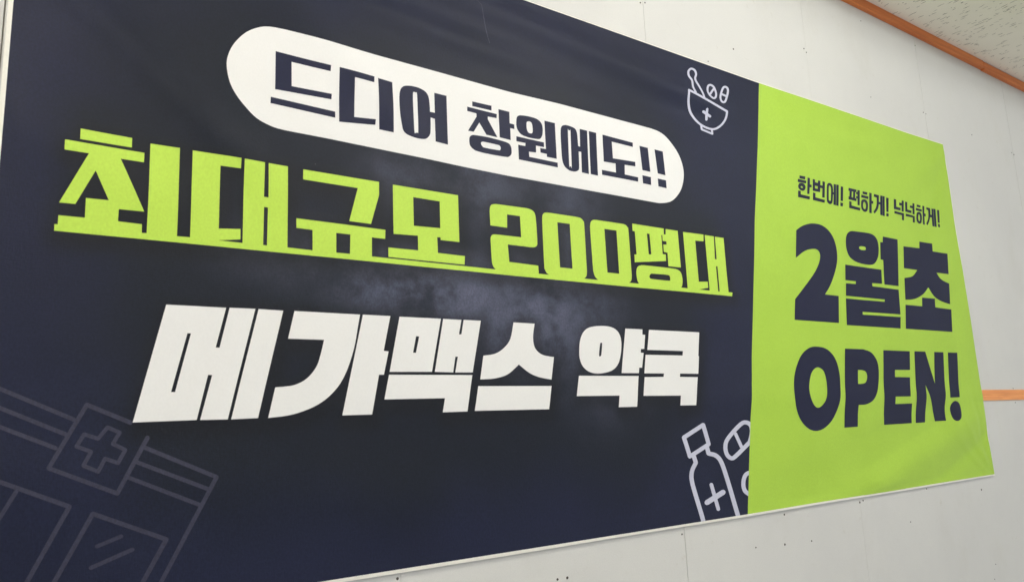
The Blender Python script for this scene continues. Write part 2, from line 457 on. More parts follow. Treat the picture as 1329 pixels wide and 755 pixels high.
def along(pts, x):
    pts = [(-1, pts[0][1])] + pts + [(9, pts[-1][1])]
    for (a, b), (c, d) in zip(pts, pts[1:]):
        if a <= x <= c: return b + (d-b)*(x-a)/(c-a)
zb = lambda x: along([(0, BZ0), DIV[-1]] + BOTP + [RIGHT[-1]], x)     # printed lower edge
zt = lambda x: along([(0, BZ1), DIV[0]] + TOPP + [RIGHT[0]], x)       # printed upper edge
hw = lambda x: 0.0072 - 0.0016*x/3.6
strip('hem', [(x, zb(x)-hw(x)+0.0006*math.sin(5*x)*math.sin(1.3*x)) for x in X], [(x, zb(x)+0.0006) for x in X], M['hem'], banner)
XT = [x for x in X if x < RIGHT[0][0]-0.01] + [RIGHT[0][0]]
strip('hem', [(x, zt(x)+0.0030+0.0004*math.sin(4*x)) for x in XT], [(x, zt(x)-0.0006) for x in XT], M['hem'], banner)
strip('hem', [(-0.0075, z) for z in (1.2035, 1.7, 2.2, 2.7195)], [(0.0006, z) for z in (1.2035, 1.7, 2.2, 2.7195)], M['hem'], banner)
strip('hem', [(x+0.0028, z) for (x, z) in RIGHT[::-1]], [(x-0.0004, z) for (x, z) in RIGHT[::-1]], M['hem'], banner, y1=-GAP+0.0002)

PRINTS = [
["rounded_plate","","white",1,"",[[5123,24160,6653,24138,7932,24132,11405,24097,13075,24126,16744,24118,16807,24113,16880,24108,16959,24102,17039,24092,17115,24076,17185,24057,17252,24035,17319,24008,17388,23972,17462,23924,17546,23860,17637,23783,17729,23697,17814,23607,17885,23519,17940,23432,17986,23342,18022,23251,18049,23161,18068,23072,18079,22987,18081,22903,18075,22821,18061,22738,18040,22653,18012,22565,17977,22475,17935,22385,17885,22297,17826,22214,17757,22133,17679,22052,17594,21975,17505,21907,17415,21850,17321,21806,17223,21773,17123,21747,17024,21728,16929,21711,16836,21700,16741,21696,16650,21695,16566,21695,16494,21695,11283,21661,8011,21713,6197,21745,5154,21746,5107,21749,5052,21753,4993,21757,4931,21765,4868,21778,4803,21795,4733,21816,4663,21841,4595,21870,4530,21905,4470,21947,4411,21996,4355,22048,4303,22102,4254,22152,4209,22201,4167,22249,4129,22297,4094,22344,4061,22393,4032,22440,4006,22487,3983,22535,3962,22585,3943,22640,3925,22700,3909,22767,3896,22835,3886,22901,3880,22963,3878,23018,3879,23069,3884,23118,3892,23167,3904,23220,3919,23276,3938,23334,3961,23393,3987,23453,4018,23513,4055,23575,4097,23640,4143,23705,4191,23766,4238,23821,4286,23870,4336,23914,4386,23954,4437,23990,4489,24023,4541,24052,4592,24078,4645,24100,4701,24118,4761,24133,4830,24144,4907,24151,4986,24154,5060,24157]],[]],
["letter","","ink",2,"plate",[[4927,23581,6217,23556,6212,23406,5292,23414,5299,22825,6248,22858,6239,22719,4927,22664],[4835,22463,6333,22437,6334,22286,4828,22313]],[]],
["letter","","ink",2,"plate",[[6423,23557,7314,23538,7302,23381,6807,23393,6803,22405,7346,22453,7335,22310,6428,22210],[7410,23525,7797,23517,7812,22208,7435,22216]],[]],
["letter","","ink",2,"plate",[[7973,23042,7974,23098,7976,23150,7980,23200,7985,23246,7993,23289,8004,23328,8016,23364,8030,23397,8048,23426,8069,23452,8092,23474,8118,23493,8148,23508,8182,23521,8222,23532,8270,23541,8325,23549,8384,23554,8443,23555,8496,23554,8545,23548,8594,23539,8639,23527,8680,23512,8715,23495,8743,23476,8765,23455,8783,23431,8798,23402,8811,23368,8822,23326,8829,23276,8834,23223,8837,23172,8840,23127,8843,23090,8843,23056,8843,23025,8843,22998,8842,22974,8983,22977,8980,23518,9338,23517,9347,22194,8981,22206,8979,22811,8856,22824,8854,22761,8852,22685,8850,22606,8846,22532,8842,22472,8837,22430,8832,22398,8826,22374,8817,22352,8803,22329,8787,22303,8767,22277,8744,22253,8717,22231,8685,22214,8649,22202,8607,22193,8562,22187,8515,22184,8468,22183,8417,22184,8363,22188,8309,22195,8258,22203,8215,22213,8179,22225,8147,22237,8120,22252,8097,22270,8077,22292,8061,22320,8049,22351,8041,22387,8033,22425,8024,22467,8015,22512,8006,22561,7998,22613,7990,22668,7984,22724,7980,22785,7976,22851,7974,22917,7973,22982]],[[8365,23293,8370,23369,8378,23401,8388,23406,8398,23400,8407,23401,8416,23409,8426,23410,8435,23408,8444,23403,8453,23396,8461,23399,8468,23412,8476,23416,8481,23392,8486,23321,8488,23176,8488,22971,8488,22746,8486,22542,8483,22400,8480,22331,8476,22309,8472,22314,8466,22327,8459,22331,8452,22324,8443,22320,8433,22318,8423,22319,8414,22322,8404,22315,8394,22299,8384,22291,8376,22311,8370,22377,8365,22517,8363,22719,8362,22942,8362,23147]]],
["letter","","ink",2,"plate",[[10120,23543,10731,23553,10722,23417,10118,23411],[9959,23359,10890,23351,10878,23232,10597,23219,10593,23143,10880,22688,10533,22695,10321,22992,10136,22701,9963,22695,10241,23143,10238,23231,9955,23239],[10950,23507,11308,23505,11301,23174,11450,23166,11447,23036,11311,23035,11308,22690,10953,22702],[9993,22404,9993,22426,9993,22451,9994,22475,9998,22498,10004,22518,10011,22535,10021,22550,10033,22563,10046,22575,10062,22585,10076,22594,10088,22601,10104,22606,10130,22611,10173,22616,10238,22621,10321,22626,10414,22630,10511,22633,10604,22635,10698,22633,10799,22629,10897,22624,10987,22619,11061,22613,11114,22609,11152,22606,11180,22601,11203,22596,11226,22587,11248,22576,11267,22563,11282,22547,11295,22530,11306,22509,11314,22484,11319,22455,11322,22424,11323,22394,11322,22367,11320,22344,11317,22324,11311,22304,11304,22287,11294,22269,11280,22252,11264,22235,11245,22220,11226,22206,11207,22196,11193,22189,11183,22186,11171,22184,11148,22183,11106,22181,11042,22178,10960,22175,10868,22173,10773,22171,10681,22170,10588,22171,10489,22172,10392,22174,10305,22178,10235,22183,10187,22189,10155,22197,10133,22205,10115,22216,10096,22227,10075,22239,10056,22253,10040,22268,10026,22284,10014,22301,10006,22320,10000,22340,9997,22360,9994,22382]],[[10356,22445,10360,22452,10365,22457,10371,22462,10379,22467,10389,22471,10397,22474,10403,22478,10412,22480,10432,22482,10469,22483,10534,22483,10623,22482,10720,22481,10809,22479,10874,22477,10909,22475,10926,22474,10931,22471,10933,22468,10938,22463,10948,22457,10957,22448,10964,22439,10969,22429,10972,22418,10973,22406,10972,22393,10968,22380,10963,22368,10957,22358,10954,22350,10955,22343,10952,22338,10936,22334,10900,22330,10830,22327,10733,22324,10628,22322,10532,22322,10463,22323,10425,22327,10408,22332,10402,22338,10400,22346,10394,22353,10384,22360,10375,22368,10368,22376,10362,22385,10357,22394,10354,22404,10353,22415,10353,22426,10354,22436]]],
["letter","","ink",2,"plate",[[11523,23255,11525,23281,11528,23308,11532,23333,11536,23357,11542,23378,11549,23396,11556,23411,11565,23424,11576,23436,11591,23447,11608,23458,11627,23467,11649,23475,11678,23482,11713,23488,11759,23495,11815,23500,11876,23505,11936,23508,11993,23509,12046,23508,12099,23507,12149,23503,12197,23497,12238,23488,12274,23476,12306,23461,12333,23443,12356,23423,12376,23402,12391,23380,12402,23356,12410,23330,12415,23303,12418,23274,12420,23242,12419,23207,12417,23171,12413,23137,12408,23106,12403,23079,12396,23055,12389,23033,12380,23013,12369,22993,12358,22974,12346,22956,12331,22939,12314,22924,12293,22912,12268,22903,12239,22897,12207,22893,12172,22890,12133,22887,12089,22885,12039,22883,11987,22882,11936,22882,11888,22884,11843,22888,11799,22892,11756,22898,11717,22907,11683,22918,11653,22933,11627,22951,11605,22971,11585,22993,11568,23013,11554,23034,11543,23055,11534,23076,11528,23099,11522,23122,11519,23147,11518,23174,11519,23202,11520,23229],[11501,22838,12435,22837,12433,22696,12150,22691,12145,22488,11900,22467,11905,22320,12893,22321,12888,22182,11549,22184,11547,22604,11786,22608,11798,22698,11494,22696],[12496,23494,12867,23497,12867,22432,12517,22429,12515,22510,12298,22515,12295,22646,12495,22653]],[[11862,23236,11863,23257,11865,23277,11867,23294,11872,23310,11878,23323,11886,23334,11896,23342,11908,23349,11920,23354,11932,23358,11942,23361,11953,23364,11964,23365,11974,23364,11984,23363,11995,23361,12006,23357,12017,23353,12027,23346,12036,23338,12043,23327,12049,23315,12055,23300,12059,23283,12063,23262,12066,23236,12068,23205,12070,23172,12070,23140,12068,23114,12066,23092,12062,23074,12057,23058,12051,23045,12043,23034,12033,23026,12022,23021,12009,23018,11996,23016,11982,23016,11969,23015,11954,23016,11939,23018,11926,23022,11913,23029,11903,23039,11894,23052,11885,23067,11878,23084,11872,23104,11868,23128,11865,23155,11863,23184,11862,23212]]],
["letter","","ink",2,"plate",[[13061,23253,13063,23291,13066,23323,13070,23350,13074,23373,13081,23396,13090,23416,13100,23434,13112,23450,13126,23463,13143,23476,13161,23488,13182,23498,13205,23506,13230,23513,13258,23518,13288,23521,13321,23523,13357,23523,13392,23521,13427,23518,13462,23515,13499,23510,13535,23504,13568,23495,13595,23484,13617,23469,13633,23452,13646,23433,13656,23411,13665,23388,13672,23366,13676,23344,13678,23319,13680,23289,13682,23251,13684,23201,13686,23141,13688,23077,13690,23017,13691,22966,13764,22961,13785,23510,14065,23509,14040,22181,13775,22187,13795,22812,13698,22803,13696,22716,13694,22609,13692,22498,13688,22397,13682,22322,13675,22277,13666,22252,13656,22240,13644,22232,13629,22221,13612,22207,13593,22194,13572,22184,13547,22176,13519,22169,13486,22163,13449,22159,13408,22157,13369,22158,13331,22162,13296,22171,13261,22184,13227,22199,13196,22217,13169,22235,13148,22253,13130,22272,13115,22293,13103,22316,13092,22343,13082,22369,13074,22395,13068,22425,13063,22465,13059,22519,13056,22595,13054,22690,13053,22792,13053,22891,13053,22975,13054,23045,13055,23106,13056,23160,13058,23209],[14135,23511,14416,23512,14388,22185,14110,22190]],[[13331,23338,13336,23409,13341,23427,13347,23413,13353,23390,13361,23381,13370,23385,13380,23387,13391,23388,13402,23387,13410,23384,13417,23394,13422,23417,13427,23431,13429,23413,13430,23342,13427,23186,13423,22960,13417,22713,13410,22489,13404,22336,13398,22266,13391,22249,13385,22263,13378,22286,13371,22297,13363,22294,13355,22293,13347,22294,13340,22296,13334,22299,13328,22289,13323,22266,13318,22251,13315,22267,13314,22336,13315,22488,13318,22711,13322,22957,13326,23182]]],
["letter","","ink",2,"plate",[[14663,23507,15891,23484,15881,23344,15020,23354,15024,22831,15935,22874,15925,22728,15484,22705,15464,22399,16012,22394,15999,22255,14551,22243,14555,22394,15109,22401,15117,22684,14650,22666]],[]],
["exclamation_mark","","ink",2,"plate",[[16166,23436,16524,23433,16555,22657,16215,22659],[16198,22493,16560,22489,16551,22234,16203,22235]],[]],
["exclamation_mark","","ink",2,"plate",[[16818,23441,17184,23437,17217,22655,16875,22663],[16857,22494,17222,22492,17225,22231,16866,22240]],[]],
["underline","","lime",1,"",[[909,19064,2373,19064,2455,19069,3004,19069,3250,19075,4292,19071,5244,19075,5793,19067,6688,19073,7217,19067,8784,19068,10110,19066,10695,19063,12044,19069,13600,19062,15251,19075,15743,19083,17511,19092,18344,19087,19239,19098,19957,19108,19913,18982,14524,18954,11295,18944,10106,18946,4701,18945,910,18940]],[]],
["letter","","lime",2,"",[[1227,20981,2120,20969,2121,20769,1228,20767],[983,20708,2352,20701,2349,20501,1935,20500,2395,19492,1950,19486,1948,19245,2366,19236,2371,19031,961,19016,961,19238,1390,19246,1387,19629,1771,19636,1519,20185,1220,19490,957,19481,1389,20506,984,20509],[2454,20917,3004,20925,3009,19037,2458,19041]],[]],
["letter","","lime",2,"",[[3251,20918,4220,20912,4217,20684,3804,20681,3804,19321,4243,19365,4248,19141,3727,19061,3728,19031,3255,19031],[4289,20911,4723,20912,4718,20137,4816,20134,4806,20909,5234,20912,5243,19042,4293,19035]],[[4727,19911,4810,19909,4803,19064,4721,19072]]],
["letter","","lime",2,"",[[5584,20904,7421,20899,7417,20566,7203,19841,6664,19842,6882,20665,5581,20670],[5433,19752,7571,19743,7558,19523,7221,19520,7217,19033,5803,19035,5800,19528,5436,19535]],[[6350,19526,6688,19527,6677,19072,6351,19063]]],
["letter","","lime",2,"",[[7782,20889,9600,20891,9596,19672,9064,19665,9060,19732,8968,19727,8974,19331,9745,19325,9725,19103,7636,19098,7639,19325,8430,19337,8432,19702,7781,19673]],[[8324,20657,9062,20653,9060,19966,8327,19939]]],
["digit","","lime",2,"",[[10541,20217,10538,20601,10540,20619,10542,20640,10545,20662,10549,20683,10554,20703,10560,20719,10567,20735,10575,20750,10585,20763,10599,20775,10616,20785,10638,20794,10661,20802,10685,20808,10708,20813,10731,20817,10756,20820,10781,20821,10804,20822,10824,20823,11737,20841,11762,20838,11791,20836,11822,20833,11853,20828,11880,20822,11903,20814,11925,20805,11945,20794,11964,20782,11979,20767,11992,20751,12002,20735,12010,20716,12016,20693,12023,20662,12028,20621,12033,20571,12036,20517,12039,20467,12042,20425,12046,19998,12045,19974,12044,19945,12043,19914,12040,19885,12034,19861,12024,19842,12013,19827,11999,19813,11982,19802,11964,19793,11943,19785,11920,19779,11895,19775,11868,19772,11840,19770,11809,19768,11774,19768,11739,19768,11706,19769,11679,19769,11065,19764,11093,19300,12037,19288,12043,19043,10705,19035,10692,19043,10677,19052,10662,19062,10646,19074,10631,19086,10617,19100,10603,19115,10589,19131,10577,19150,10567,19171,10560,19192,10554,19214,10550,19240,10546,19271,10543,19313,10541,19371,10539,19443,10537,19519,10536,19592,10535,19652,10534,19687,10533,19728,10532,19772,10531,19813,10532,19847,10535,19871,10538,19890,10542,19905,10548,19918,10555,19931,10564,19943,10574,19955,10586,19964,10599,19973,10614,19980,10631,19985,10652,19989,10673,19991,10693,19992,10710,19994,11511,20009,11502,20588,11085,20581,11067,20215]],[]],
["digit","","lime",2,"",[[12246,20570,12249,20595,12251,20625,12255,20656,12260,20686,12267,20711,12276,20732,12288,20750,12301,20765,12316,20779,12335,20790,12356,20798,12380,20804,12407,20808,12435,20811,12463,20814,12492,20816,12524,20817,12557,20818,12587,20819,12612,20819,13442,20825,13473,20824,13511,20822,13551,20820,13588,20816,13621,20809,13646,20799,13669,20786,13688,20771,13705,20753,13719,20732,13729,20725,13737,20732,13742,20728,13745,20686,13748,20581,13749,20382,13749,20110,13747,19807,13745,19518,13744,19284,13740,19262,13737,19236,13733,19208,13728,19181,13721,19159,13711,19141,13700,19125,13688,19111,13675,19099,13661,19088,13647,19078,13631,19070,13615,19064,13600,19059,13587,19054,12424,19055,12405,19064,12381,19073,12357,19084,12334,19096,12315,19110,12300,19126,12287,19143,12276,19162,12267,19183,12258,19206,12252,19216,12247,19212,12243,19218,12240,19258,12239,19357,12238,19539,12240,19792,12242,20074,12244,20347]],[[12777,20581,13217,20587,13223,19308,12782,19307]]],
["digit","","lime",2,"",[[13957,20591,13962,20615,13967,20643,13973,20674,13980,20703,13991,20728,14003,20748,14018,20765,14034,20780,14053,20793,14073,20804,14096,20813,14122,20818,14149,20822,14177,20825,14206,20827,14237,20829,14270,20829,14304,20829,14335,20829,14362,20829,15159,20836,15190,20834,15228,20833,15268,20832,15306,20828,15337,20821,15362,20810,15384,20796,15401,20781,15416,20763,15429,20744,15438,20743,15443,20760,15445,20766,15448,20731,15451,20628,15456,20426,15460,20146,15465,19832,15469,19532,15473,19290,15468,19268,15464,19242,15459,19214,15453,19187,15444,19165,15435,19148,15423,19134,15411,19121,15397,19110,15381,19099,15362,19089,15341,19079,15318,19070,15297,19062,15280,19055,14140,19062,14121,19077,14099,19093,14075,19111,14052,19131,14034,19154,14019,19178,14008,19205,13998,19234,13991,19265,13984,19296,13980,19315,13978,19320,13978,19334,13977,19377,13975,19473,13972,19644,13968,19877,13964,20136,13960,20386]],[[14499,20596,14968,20602,14974,19315,14516,19312]]],
["letter","","lime",2,"",[[15627,20893,16956,20901,16941,20716,16830,20673,16824,20081,16957,20083,16945,19874,15629,19717,15631,19948,15723,19964,15710,20665,15616,20669],[17041,20896,17573,20900,17575,19727,17034,19721,17038,20141,16880,20156,16884,20388,17029,20400,17029,20501,16869,20499,16874,20685,16941,20716,17021,20718],[15662,19390,15666,19429,15672,19466,15682,19502,15695,19534,15714,19562,15736,19585,15761,19605,15791,19622,15828,19635,15872,19646,15919,19654,15966,19658,16024,19660,16100,19660,16203,19661,16352,19663,16542,19665,16747,19666,16940,19666,17092,19665,17196,19664,17271,19663,17325,19661,17369,19656,17413,19647,17456,19634,17491,19619,17520,19600,17544,19578,17565,19551,17582,19520,17594,19482,17602,19442,17606,19401,17608,19361,17607,19321,17602,19278,17595,19236,17585,19198,17574,19166,17561,19140,17545,19120,17528,19103,17512,19089,17499,19075,15765,19067,15752,19082,15736,19099,15719,19119,15703,19142,15691,19171,15681,19209,15672,19253,15666,19301,15662,19348]],[[16212,20655,16321,20660,16338,20025,16229,20011],[16196,19342,16202,19356,16210,19372,16222,19388,16237,19403,16254,19414,16269,19422,16280,19426,16298,19429,16330,19430,16385,19433,16478,19436,16604,19440,16741,19444,16868,19445,16961,19443,17013,19438,17041,19429,17052,19419,17056,19407,17062,19394,17069,19379,17073,19361,17072,19342,17069,19325,17063,19310,17064,19298,17070,19288,17070,19279,17049,19272,16994,19267,16887,19263,16737,19262,16572,19262,16423,19264,16316,19266,16258,19268,16231,19271,16223,19275,16222,19281,16216,19288,16206,19296,16198,19306,16194,19317,16194,19330]]],
["letter","","lime",2,"",[[17810,20892,18757,20913,18734,20688,18341,20669,18346,19341,18768,19374,18771,19176,18343,19090,18338,19050,17808,19051],[18815,20908,19256,20909,19221,20153,19304,20153,19310,20907,19738,20910,19755,19070,18832,19069]],[[19243,19916,19315,19922,19316,19095,19245,19098]]],
["letter","","white",2,"",[[2868,17680,3997,17681,3817,16866,3891,16864,4066,17685,4584,17693,4083,15437,3562,15439,3766,16315,3688,16318,3498,15441,2373,15426],[4650,17691,5167,17685,4678,15448,4149,15436]],[[3277,17134,3341,17132,3089,15984,3016,15984]]],
["letter","","white",2,"",[[5410,17690,6917,17694,6867,17431,6852,17346,6835,17248,6816,17141,6794,17031,6767,16923,6736,16813,6700,16699,6660,16584,6618,16476,6574,16377,6530,16289,6485,16210,6438,16137,6385,16067,6325,15999,6258,15932,6187,15867,6109,15806,6026,15749,5937,15698,5839,15650,5734,15607,5625,15569,5515,15535,5408,15507,5298,15486,5185,15471,5074,15461,4972,15453,4885,15444,5023,16068,5087,16074,5164,16079,5247,16086,5328,16095,5401,16110,5465,16130,5525,16153,5582,16180,5635,16212,5686,16248,5736,16291,5783,16340,5827,16393,5866,16448,5901,16503,5928,16558,5950,16615,5968,16673,5983,16732,6000,16791,6016,16853,6032,16918,6047,16981,6060,17041,6072,17092,5276,17091],[6987,17697,7670,17700,7491,16890,7613,16879,7490,16347,7369,16347,7192,15463,6493,15461]],[]],
["letter","","white",2,"",[[7905,17697,9004,17703,8726,16423,7632,16413],[9066,17701,9577,17701,9495,17340,9565,17342,9641,17704,10141,17708,9859,16419,9362,16414,9448,16795,9379,16794,9305,16414,8803,16424],[7616,16348,9845,16354,9668,15480,8986,15474,9056,15803,7493,15792]],[[8327,17258,8408,17251,8314,16863,8239,16866]]],
["letter","","white",2,"",[[11143,17713,11822,17712,11808,17650,11789,17576,11771,17497,11756,17419,11748,17349,11748,17285,11751,17225,11760,17167,11775,17114,11798,17067,11829,17025,11868,16987,11913,16954,11964,16925,12022,16901,12091,16882,12171,16869,12256,16860,12337,16852,12404,16845,12284,16252,12216,16262,12135,16273,12049,16284,11964,16298,11887,16314,11818,16332,11752,16352,11690,16373,11628,16398,11565,16428,11500,16465,11433,16509,11367,16554,11306,16598,11254,16633,11244,16625,11235,16617,11223,16606,11205,16592,11175,16570,11132,16538,11079,16497,11019,16453,10954,16411,10888,16376,10819,16349,10747,16326,10672,16307,10593,16291,10513,16277,10425,16267,10330,16260,10235,16256,10147,16253,10072,16250,10185,16836,10246,16844,10317,16852,10394,16862,10471,16876,10540,16894,10603,16919,10664,16948,10721,16981,10776,17017,10826,17056,10874,17097,10917,17139,10957,17184,10994,17237,11027,17297,11057,17372,11082,17461,11105,17553,11125,17640],[10007,16086,12274,16087,12155,15487,9878,15490]],[]],
["letter","","white",2,"",[[13293,17011,13299,17066,13306,17128,13316,17192,13329,17256,13346,17314,13367,17368,13391,17420,13419,17469,13451,17515,13486,17555,13524,17591,13564,17622,13608,17649,13659,17673,13717,17694,13788,17712,13868,17727,13954,17739,14041,17747,14126,17753,14211,17756,14299,17757,14385,17755,14466,17748,14538,17736,14600,17719,14656,17698,14704,17672,14747,17641,14784,17606,14815,17567,14839,17523,14858,17474,14871,17421,14879,17364,14881,17300,14877,17230,14868,17156,14855,17083,14838,17014,14819,16947,14797,16879,14771,16815,14740,16754,14702,16699,14660,16651,14613,16608,14560,16570,14500,16537,14432,16507,14350,16482,14256,16461,14157,16444,14060,16432,13972,16425,13893,16424,13819,16428,13748,16436,13682,16449,13622,16466,13566,16488,13515,16515,13469,16546,13428,16579,13393,16613,13365,16650,13342,16689,13325,16730,13311,16771,13300,16811,13292,16850,13288,16886,13287,16924,13289,16965],[15069,17720,15744,17723,15729,17571,15837,17564,15761,17153,15628,17146,15608,17042,15724,17034,15623,16607,15511,16606,15476,16448,14810,16446],[13232,16360,15458,16367,15297,15498,14600,15499,14660,15817,13111,15817]],[[14071,17242,14080,17267,14088,17279,14095,17281,14102,17279,14110,17277,14119,17280,14130,17285,14140,17285,14147,17275,14148,17251,14143,17203,14132,17136,14118,17061,14103,16994,14091,16945,14082,16919,14073,16908,14065,16905,14056,16906,14048,16907,14037,16903,14025,16899,14014,16899,14007,16909,14005,16933,14012,16981,14025,17049,14041,17124,14058,17193]]],
["letter","","white",2,"",[[16007,17719,18187,17731,18055,16994,18082,16987,17987,16449,17179,16450,17157,16351,17947,16348,17760,15504,17070,15507,17129,15795,15582,15802,15694,16337,16468,16348,16489,16445,15695,16446,15798,16983,17349,16994,17376,17129,15882,17127]],[]],
["letter","","ink",2,"green",[[24377,23818,24735,23831,24698,23712,24357,23705],[24255,23669,24772,23672,24742,23566,24218,23545],[24220,23378,24227,23401,24239,23425,24257,23450,24277,23473,24300,23492,24326,23508,24356,23520,24387,23529,24418,23535,24449,23540,24481,23542,24515,23543,24549,23540,24581,23535,24608,23527,24631,23514,24650,23497,24666,23478,24678,23457,24684,23437,24684,23416,24678,23393,24668,23370,24655,23348,24641,23329,24624,23310,24604,23292,24582,23275,24557,23261,24531,23250,24504,23242,24475,23238,24445,23236,24417,23237,24389,23240,24362,23244,24334,23251,24306,23260,24282,23270,24262,23283,24246,23299,24233,23316,24224,23336,24219,23357],[24876,23815,25026,23819,24979,23565,25095,23560,25065,23457,24949,23453,24883,23173,24742,23166],[24189,23209,24350,23220,24334,23085,24894,23084,24862,22964,24143,22952]],[[24375,23387,24380,23393,24389,23399,24401,23406,24414,23411,24426,23414,24438,23414,24453,23413,24469,23410,24483,23407,24494,23403,24502,23399,24508,23393,24512,23388,24514,23382,24513,23377,24509,23370,24501,23363,24491,23355,24480,23349,24469,23346,24457,23344,24441,23344,24424,23346,24409,23349,24397,23353,24388,23358,24381,23365,24376,23373,24374,23381]]],
["letter","","ink",2,"green",[[25202,23812,25350,23812,25331,23709,25509,23700,25540,23811,25695,23819,25661,23643,25805,23646,25830,23821,25997,23827,25855,23175,25694,23165,25775,23534,25638,23530,25590,23353,25123,23343],[25128,23276,25285,23276,25252,23103,25853,23088,25814,22968,25071,22973]],[[25307,23568,25484,23569,25455,23461,25287,23461]]],
["letter","","ink",2,"green",[[26080,23622,26094,23674,26106,23708,26117,23731,26131,23747,26148,23765,26171,23784,26198,23800,26227,23813,26256,23822,26284,23827,26313,23830,26343,23830,26373,23827,26400,23820,26423,23809,26442,23795,26457,23778,26470,23758,26480,23732,26485,23699,26485,23659,26482,23613,26475,23561,26465,23506,26453,23449,26438,23384,26419,23311,26397,23238,26377,23172,26358,23119,26344,23083,26332,23059,26319,23041,26305,23027,26287,23013,26263,22998,26236,22984,26206,22973,26176,22966,26147,22963,26119,22965,26091,22972,26064,22983,26041,22996,26023,23011,26008,23022,25996,23032,25987,23047,25984,23075,25986,23123,25997,23204,26016,23312,26039,23429,26061,23538],[26405,23480,26536,23482,26518,23391,26386,23389],[26572,23837,26727,23837,26552,22974,26388,22975],[26755,23842,26916,23843,26722,22969,26572,22973]],[[26206,23612,26221,23657,26235,23685,26248,23702,26260,23711,26271,23719,26281,23723,26291,23723,26302,23718,26314,23710,26324,23699,26334,23691,26343,23683,26351,23671,26354,23648,26351,23605,26339,23533,26319,23435,26295,23328,26272,23232,26253,23162,26239,23125,26228,23108,26221,23105,26212,23104,26199,23102,26187,23097,26177,23096,26166,23097,26156,23101,26146,23107,26135,23111,26126,23112,26120,23117,26116,23134,26119,23171,26129,23241,26146,23336,26167,23441,26188,23539]]],
["exclamation_mark","","ink",2,"green",[[27047,23808,27212,23816,27071,23212,26913,23206],[26878,23132,27061,23134,27014,22986,26848,22988]],[]],
["letter","","ink",2,"green",[[27593,23834,28148,23840,28112,23729,27554,23708],[27647,23739,27800,23744,27707,23433,27556,23436],[27897,23745,28040,23744,27955,23425,27813,23426],[27504,23469,28066,23463,28023,23346,27478,23346],[28220,23840,28393,23848,28234,23199,28079,23195],[28096,23738,28253,23747,28234,23658,28078,23653],[28058,23564,28214,23568,28194,23474,28038,23470],[27511,23270,27675,23279,27640,23118,28249,23099,28211,22983,27452,22992]],[]],
["letter","","ink",2,"green",[[28594,23844,28946,23847,28902,23736,28569,23733],[28467,23684,28986,23681,28942,23567,28428,23563],[28359,23292,28368,23325,28379,23357,28392,23387,28408,23415,28429,23440,28454,23460,28484,23476,28516,23488,28549,23498,28583,23505,28619,23511,28659,23515,28701,23517,28740,23514,28774,23506,28802,23492,28827,23474,28848,23451,28864,23425,28873,23396,28876,23363,28873,23325,28865,23285,28854,23245,28842,23209,28829,23176,28815,23144,28797,23113,28778,23085,28755,23060,28728,23038,28697,23019,28664,23004,28631,22992,28597,22984,28564,22980,28530,22979,28496,22983,28464,22989,28436,23000,28411,23015,28387,23034,28367,23056,28350,23081,28339,23109,28335,23142,28336,23179,28342,23219,28350,23257],[29086,23863,29262,23861,29188,23535,29308,23531,29280,23410,29159,23409,29062,22984,28887,22986]],[[28501,23282,28512,23306,28527,23332,28543,23358,28560,23379,28575,23394,28590,23401,28606,23404,28623,23403,28640,23398,28655,23390,28669,23378,28682,23361,28693,23341,28701,23318,28705,23295,28703,23269,28696,23239,28687,23209,28675,23180,28663,23157,28651,23139,28637,23124,28623,23112,28608,23103,28594,23097,28578,23094,28561,23094,28542,23097,28525,23102,28512,23108,28502,23117,28494,23129,28488,23143,28485,23159,28483,23176,28482,23195,28484,23216,28487,23237,28493,23260]]],
["letter","","ink",2,"green",[[29433,23854,29804,23852,29785,23776,29766,23693,29745,23605,29723,23520,29698,23448,29674,23390,29648,23341,29620,23297,29589,23255,29551,23213,29503,23168,29447,23124,29389,23081,29335,23043,29273,22998,29209,23081,29253,23116,29299,23150,29347,23188,29392,23226,29430,23264,29459,23300,29484,23336,29506,23374,29525,23414,29543,23458,29559,23510,29573,23569,29586,23630,29597,23686,29605,23728,29393,23734],[29697,23566,29876,23566,29850,23454,29657,23448],[29900,23861,30066,23863,29862,23004,29698,23005],[30079,23863,30235,23863,30026,22989,29873,22995]],[]],
["exclamation_mark","","ink",2,"green",[[30333,23832,30525,23837,30362,23208,30205,23206],[30192,23146,30363,23142,30324,23009,30148,23016]],[]],
["letter","","ink",2,"green",[[30915,23854,31104,23855,31041,23534,31379,23527,31350,23411,30822,23406],[31319,23755,31562,23753,31535,23647,31288,23631],[31550,23882,31727,23884,31601,23388,31437,23386],[30847,23325,31612,23320,31532,23004,31368,22999,31422,23212,30820,23217]],[]],
["letter","","ink",2,"green",[[31828,23867,32014,23874,31937,23530,32290,23537,32245,23417,31744,23418],[32213,23753,32478,23764,32450,23655,32185,23645],[32467,23894,32632,23897,32510,23388,32348,23390],[31762,23331,32503,23319,32436,23017,32266,23011,32323,23228,31732,23214]],[]],
